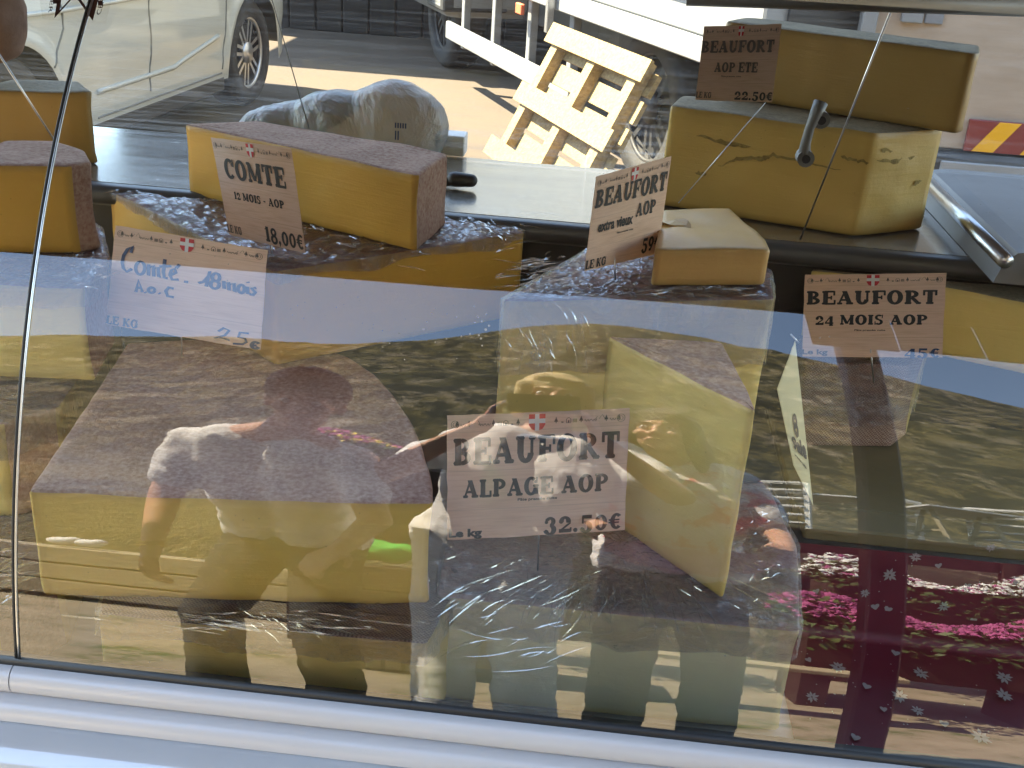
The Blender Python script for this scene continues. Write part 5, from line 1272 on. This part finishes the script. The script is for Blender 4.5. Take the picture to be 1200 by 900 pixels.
def car():
    P1 = V((-2.25, 7.05, 0)); u = V((.10, .995, 0)).normalized(); ctr = P1-u*1.28
    side = V((u.y, -u.x, 0))   # towards +X
    ctr = ctr-side*.82
    t = thing('parked_car', 'white parked car seen through the back screen at the upper left', 'car', ctr, atan2(u.y, u.x))
    # local: x forward, y left. visible flank is y = -.88
    xs = [-2.05+.04*i for i in range(104)]
    def halfw(x, z):
        w = .87; e = abs(x)
        if e > 1.6: w -= ((e-1.6)/.5)**2*.16
        k = 1-.5*((z-.62)/.75)**2*.16
        w *= k
        if abs(z-.80) < .06: w += .012*(1-abs(z-.80)/.06)
        if abs(z-.42) < .08: w -= .012*(1-abs(z-.42)/.08)
        for xw in (-1.26, 1.28):
            d = sqrt((x-xw)**2+(z-.33)**2)
            if .36 < d < .46: w += .018*(1-abs(d-.40)/.06) if abs(d-.40) < .06 else 0
        return w
    def zlo(x):
        z = .24+.05*min(1, max(0, (abs(x)-1.75)/.3))
        for xw in (-1.26, 1.28):
            d = abs(x-xw)
            if d < .375: z = max(z, .33+sqrt(.375**2-d*d))
        return z
    def top(x):
        if x > 1.0: return .98-.18*((x-1.0)/1.05)**2
        return .98+.0*x
    rings = []
    K = 14
    for x in xs:
        zl, zt = zlo(x), top(x); r = []
        for k in range(K+1): z = zl+(zt-zl)*k/K; r.append((x, -halfw(x, z), z))
        rings.append(r)
    vs = []; fs = []; W_ = 2*(K+1)
    for r in rings: vs += r+[(a, -b_, c) for a, b_, c in reversed(r)]
    for i in range(len(rings)-1):
        for k in range(W_-1): a = i*W_+k; fs.append((a, a+1, a+W_+1, a+W_))
    fs.append(tuple(range(W_))); e = (len(rings)-1)*W_; fs.append(tuple(range(e+W_-1, e-1, -1)))
    obj('body', vs, fs, M['carpaint'], t, True)
    # cabin
    cab = [(-1.95, .98), (-1.80, 1.46), (-1.4, 1.52), (0, 1.54), (.35, 1.48), (1.0, .985)]
    vs = []; n = len(cab)
    for s in (-1, 1):
        for x, z in cab: vs.append((x, s*(.80-(z-.98)*.32), z))
    fs = [(i, i+1, n+i+1, n+i) for i in range(n-1)]+[tuple(range(n-1, -1, -1)), tuple(range(n, 2*n))]
    obj('cabin', vs, fs, M['carpaint'], t)
    for s in (-1, 1):
        for q in ([(-1.72, 1.03), (-1.60, 1.40), (-.62, 1.44), (-.62, 1.03)], [(-.52, 1.03), (-.52, 1.44), (.25, 1.42), (.78, 1.03)]):
            obj('side_window', [(x, s*(.803-(z-.98)*.32), z) for x, z in q], [(0, 1, 2, 3)], M['carglass'], t)
    def line(pts, r=.005, nm='door_gap', mt='gap', off=.001):
        P = []
        for i in range(len(pts)-1):
            for k in range(8):
                a, b_ = pts[i], pts[i+1]; x = a[0]+(b_[0]-a[0])*k/8; z = a[1]+(b_[1]-a[1])*k/8; P.append((x, -halfw(x, z)-off, z))
        MB().tube(P, r, 5).build(nm, M[mt], t, True)
    line([(.86, .97), (.88, .7), (.84, .45), (.80, .28)]); line([(-.06, .97), (-.05, .6), (-.08, .28)]); line([(-.86, .97), (-.84, .72), (-.98, .55)]); line([(.8, .28), (-.8, .28)])
    line([(-1.95, .84), (-.9, .80), (.3, .79), (1.1, .82)], .012, 'crease', 'carpaint'); line([(.75, .50), (.2, .40), (-.7, .40)], .014, 'crease', 'carpaint')
    for x in (-.75, .08): MB().cap((x, -.90, .86), (x+.15, -.90, .86), .014, .012, 8).build('door_handle', M['carpaint'], t, True)
    MB().bbox((-.8, -.855, .17), (.84, .855, .26), .01).build('sill', M['trim'], t)
    MB().bbox((-1.9, -.62, .18), (1.9, .62, .72), .02).build('underbody', M['trim'], t)
    MB().cap((2.0, -.45, .66), (1.93, -.70, .68), .06, .04, 10).build('headlight', M['alloy'], t, True)
    for xw in (-1.26, 1.28):
        for s in (-1, 1): wheel(t, (xw, s*.74, .33), .33, .20, s)
car()
# truck with its side guard
M['truckwhite'] = rough_mat('dimmed_white_panel', (.22, .23, .23), (.28, .29, .29), 4, .4, .05, 90)  # white lowered to grey to keep the sunlit truck from burning out
M['truckgrey'] = rough_mat('truck_chassis', (.02, .02, .02), (.04, .04, .04), 8, .6, .2, 60)
R1, R2 = at(523, 33, z=.40), at(640, 95, z=.40)
td = (R2-R1).normalized(); tn = V((-abs(td.y), -abs(td.x), 0)) if False else V((td.y, -td.x, 0)).normalized()
if (CAM-R1).dot(tn) < 0: tn = -tn
tang = atan2(td.y, td.x)
tr = thing('truck', 'white truck with a low side guard rail parked behind the counter', 'truck', R1.to_2d().to_3d(), tang)
Ti = (Matrix.Translation(tr.location) @ Matrix.Rotation(tang, 4, 'Z')).inverted()
yb = (Ti @ (R1-tn*1.0)).y     # inwards sign
sg = 1 if yb > 0 else -1
def tb(name, x0, x1, y0_, y1_, z0_, z1_, mat, b=.01):
    a, c = sorted((sg*y0_, sg*y1_)); return MB().bbox((x0, a, z0_), (x1, c, z1_), b).build(name, M[mat], tr)
zb = atplane(600, 2, R1, tn).z; zb2 = atplane(800, 70, R1, tn).z; zb = (zb+zb2)/2+.03
xe = (Ti @ atplane(884, 60, R1, tn)).x
tb('cargo_box', .35, xe, .02, 2.3, zb+.10, zb+2.2, 'truckwhite'); tb('floor_frame', .30, xe+.04, -.01, 2.3, zb, zb+.098, 'truckwhite', .006)
tb('chassis', -1.3, xe-.1, .65, 1.6, .45, zb-.01, 'truckgrey'); tb('cab', -1.9, -.1, .0, 2.2, .45, 2.4, 'truckwhite', .08)
tb('guard_rail', -.02, 2.4, 0, .035, .33, .45, 'truckwhite', .006)
for x in (.28, .95, 1.62, 2.28): tb('guard_post', x-.03, x+.03, .036, .085, .30, zb-.002, 'truckwhite', .004)
tb('door_frame', 1.85, min(3.6, xe-.1), .0, .018, zb+.24, zb+1.9, 'truckwhite', .005); tb('latch_bar', 2.12, 2.16, -.06, -.02, zb-.12, zb+.45, 'alloy', .004)
tb('orange_marker', 1.56, 1.66, -.035, -.011, zb-.09, zb-.03, 'orange_edge', .004)
tb('rear_dark_opening', xe+.001, xe+.02, .12, 2.2, zb+.18, zb+2.05, 'trim', .003)  # black panel stands for the dark inside of an open back
tb('underside_shade_box', 1.9, xe-.05, .5, .6, .12, zb-.01, 'black')  # added black box standing for the darkness under the truck
tb('mudguard', -.55, -.1, .0, .5, .5, .62, 'truckgrey')
for x, y in ((-.75, .30), (2.9, .35), (-.75, 1.9), (2.9, 1.9)): wheel(tr, (x, sg*y, .42), .42, .26, -sg, 'truckgrey')
# pallet leaning on the truck
M['palletwood'] = rough_mat('fresh_yellow_pine', (.20, .13, .05), (.38, .28, .125), 9, .75, .3, 60, stretch=(1, 8, 8))
pl = thing('pallet', 'pale yellow wooden pallet leaning askew against the white truck', 'pallet', (0, 0, 0))
TL = atplane(664, 36, R1+tn*.12, tn); TR = atplane(776, 80, R1+tn*.12, tn); BL = atplane(603, 158, R1+tn*.42, tn)
ux = (TR-TL); W1 = ux.length; ux.normalize(); vy = (BL-TL); L1 = vy.length; vy = (vy-ux*vy.dot(ux)*.30).normalized(); wn = ux.cross(vy).normalized()
if wn.dot(CAM-TL) < 0: wn = -wn
print('pallet', TL, TR, BL, W1, L1)
Lp = L1*1.12
def pb_(name, u0, u1, v0, v1, h0, h1):
    vs = [TL+ux*u+vy*v+wn*h for h in (h0, h1) for u, v in ((u0, v0), (u1, v0), (u1, v1), (u0, v1))]
    obj(name, vs, [(0, 3, 2, 1), (4, 5, 6, 7), (0, 1, 5, 4), (1, 2, 6, 5), (2, 3, 7, 6), (3, 0, 4, 7)], M['palletwood'], pl)
for u in (.04, .47, .88): pb_('stringer', W1*u, W1*(u+.075), 0, Lp, 0, .055)
for v in (.0, .50): pb_('front_board', -.03, W1+.02, Lp*v, Lp*v+.105, .057, .074)
for k in range(5): pb_('deck_board', 0, W1, Lp*(.05+k*.195), Lp*(.05+k*.195)+.105, -.024, -.002)
pb_('front_board', -.05, W1, Lp*.97, Lp*.97+.1, .057, .074)
# tan box truck at the right with a hazard striped board
M['tan'] = rough_mat('tan_ply_panel', (.36, .27, .19), (.46, .36, .27), 3, .7, .1, 70, stretch=(1, 1, 4)); M['amber'] = flat('amber_reflector', (.85, .42, .02), .35); M['hazred'] = flat('dark_red_reflector', (.22, .03, .03), .4)
q0 = at(1002, 150, Y=4.6); tt = thing('box_truck', 'tan box truck tail with red and amber hazard stripes at the right', 'truck', (q0.x+1.2, 4.6, 0))
def bb(name, lo, hi, mat, b=.006): return built(MB().bbox(lo, hi, b).build(name, M[mat]), tt)
X0 = q0.x; zbm = at(1150, 186, Y=4.6).z
bb('tail_panel', (X0, 4.6, zbm+.03), (X0+2.6, 4.66, 2.6), 'tan'); bb('body_side', (X0, 4.661, zbm+.03), (X0+2.6, 8.5, 2.6), 'truckwhite', .02)
bb('bumper', (X0+.1, 4.56, zbm-.17), (X0+2.5, 4.70, zbm+.02), 'truckgrey', .02); bb('lamp_bar', (X0+.35, 4.54, zbm-.05), (X0+1.1, 4.559, zbm-.01), 'truckwhite', .003); bb('chassis', (X0+.3, 4.71, .3), (X0+2.3, 8.3, zbm+.025), 'truckgrey')
xp = at(1066, 20, Y=4.58).x; bb('door_post', (xp-.03, 4.57, zbm+.5), (xp+.05, 4.598, 2.6), 'truckwhite', .004); bb('door_post', (xp+.06, 4.585, zbm+.5), (xp+.13, 4.599, 2.6), 'grey', .004)
xp = at(990, 20, Y=4.58).x; bb('corner_post', (X0-.06, 4.55, zbm+.1), (X0-.003, 4.62, 2.6), 'truckwhite', .006)
for k, x in enumerate((.45, 2.0)): built(MB().tube([(X0+x, 4.95, .42), (X0+x, 5.2, .42)][::1], .40, 24).build('rear_tyre', M['tyre']), tt)
h1_, h2_ = at(1128, 176, Y=4.59), at(1290, 140, Y=4.59)
hz = bb('hazard_board', (h1_.x, 4.58, h1_.z), (h1_.x+.75, 4.597, h1_.z+.125), 'hazred', .002)
for k in range(4):
    x = h1_.x+.03+k*.19; m = MB().add([(x, 4.5785, h1_.z+.002), (x+.085, 4.5785, h1_.z+.002), (x+.17, 4.5785, h1_.z+.123), (x+.085, 4.5785, h1_.z+.123)], [(0, 1, 2, 3)]); built(m.build('hazard_stripe', M['amber']), tt)
# post and dark trailer between the two trucks
xq = at(940, 20, Y=6.2); dt = thing('dark_van', 'dark van with pale uprights standing between the white truck and the tan one', 'van', (xq.x, 6.2, 0))
def db(name, lo, hi, mat, b=.01): return built(MB().bbox(lo, hi, b).build(name, M[mat]), dt)
za = at(940, 40, Y=6.2).z
db('body', (xq.x-.35, 6.2, .35), (xq.x+.25, 8.6, 2.2), 'trim', .03); db('bumper', (xq.x-.38, 6.13, za-.12), (xq.x+.26, 6.199, za-.02), 'truckgrey'); db('upright', (at(905, 20, Y=6.1).x, 6.1, .2), (at(925, 20, Y=6.1).x, 6.17, 2.3), 'truckwhite', .004)
built(MB().tube([(xq.x-.2, 6.5, .33), (xq.x-.2, 6.7, .33)], .33, 20).build('tyre', M['tyre']), dt)
# added dark barn wall stands for the shaded far ground; tripod in front
M['shade_barnwood'] = rough_mat('shade_dark_boards', (.02, .02, .019), (.03, .028, .026), 5, .9, .3, 40)
bw = thing('shade_barn_wall', 'added dark barn wall standing for the shade across the street at the top', 'barn', (-1.5, at(420, 40, z=0).y, 0)); me = None
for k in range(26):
    if me is None: o = MB().bbox((0, 0, 0), (.235, .05, 3.4), .008).build('wall_plank', M['shade_barnwood'], bw); me = o.data
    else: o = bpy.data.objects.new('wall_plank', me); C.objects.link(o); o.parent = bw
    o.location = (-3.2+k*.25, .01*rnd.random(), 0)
MB().box((-3.2, .07, 0), (3.3, 3.5, 3.3)).build('shade_barn_body', M['shade_barnwood'], bw)
MB().box((-3.5, -1.4, 3.42), (3.6, 3.8, 3.55)).build('roof', M['darkwood'], bw)
p = at(434, 34, z=0); t = thing('tripod', 'thin grey tripod standing on the far tarmac near the top edge', 'tripod', p)
for k in range(3): a = 2*pi*k/3+.3; MB().tube([(.32*cos(a), .32*sin(a), 0), (.03*cos(a), .03*sin(a), .75)], .014, 6).build('leg', M['grey'], t)
MB().tube([(0, 0, .45), (0, 0, 1.6)], .016, 8).build('column', M['grey'], t)
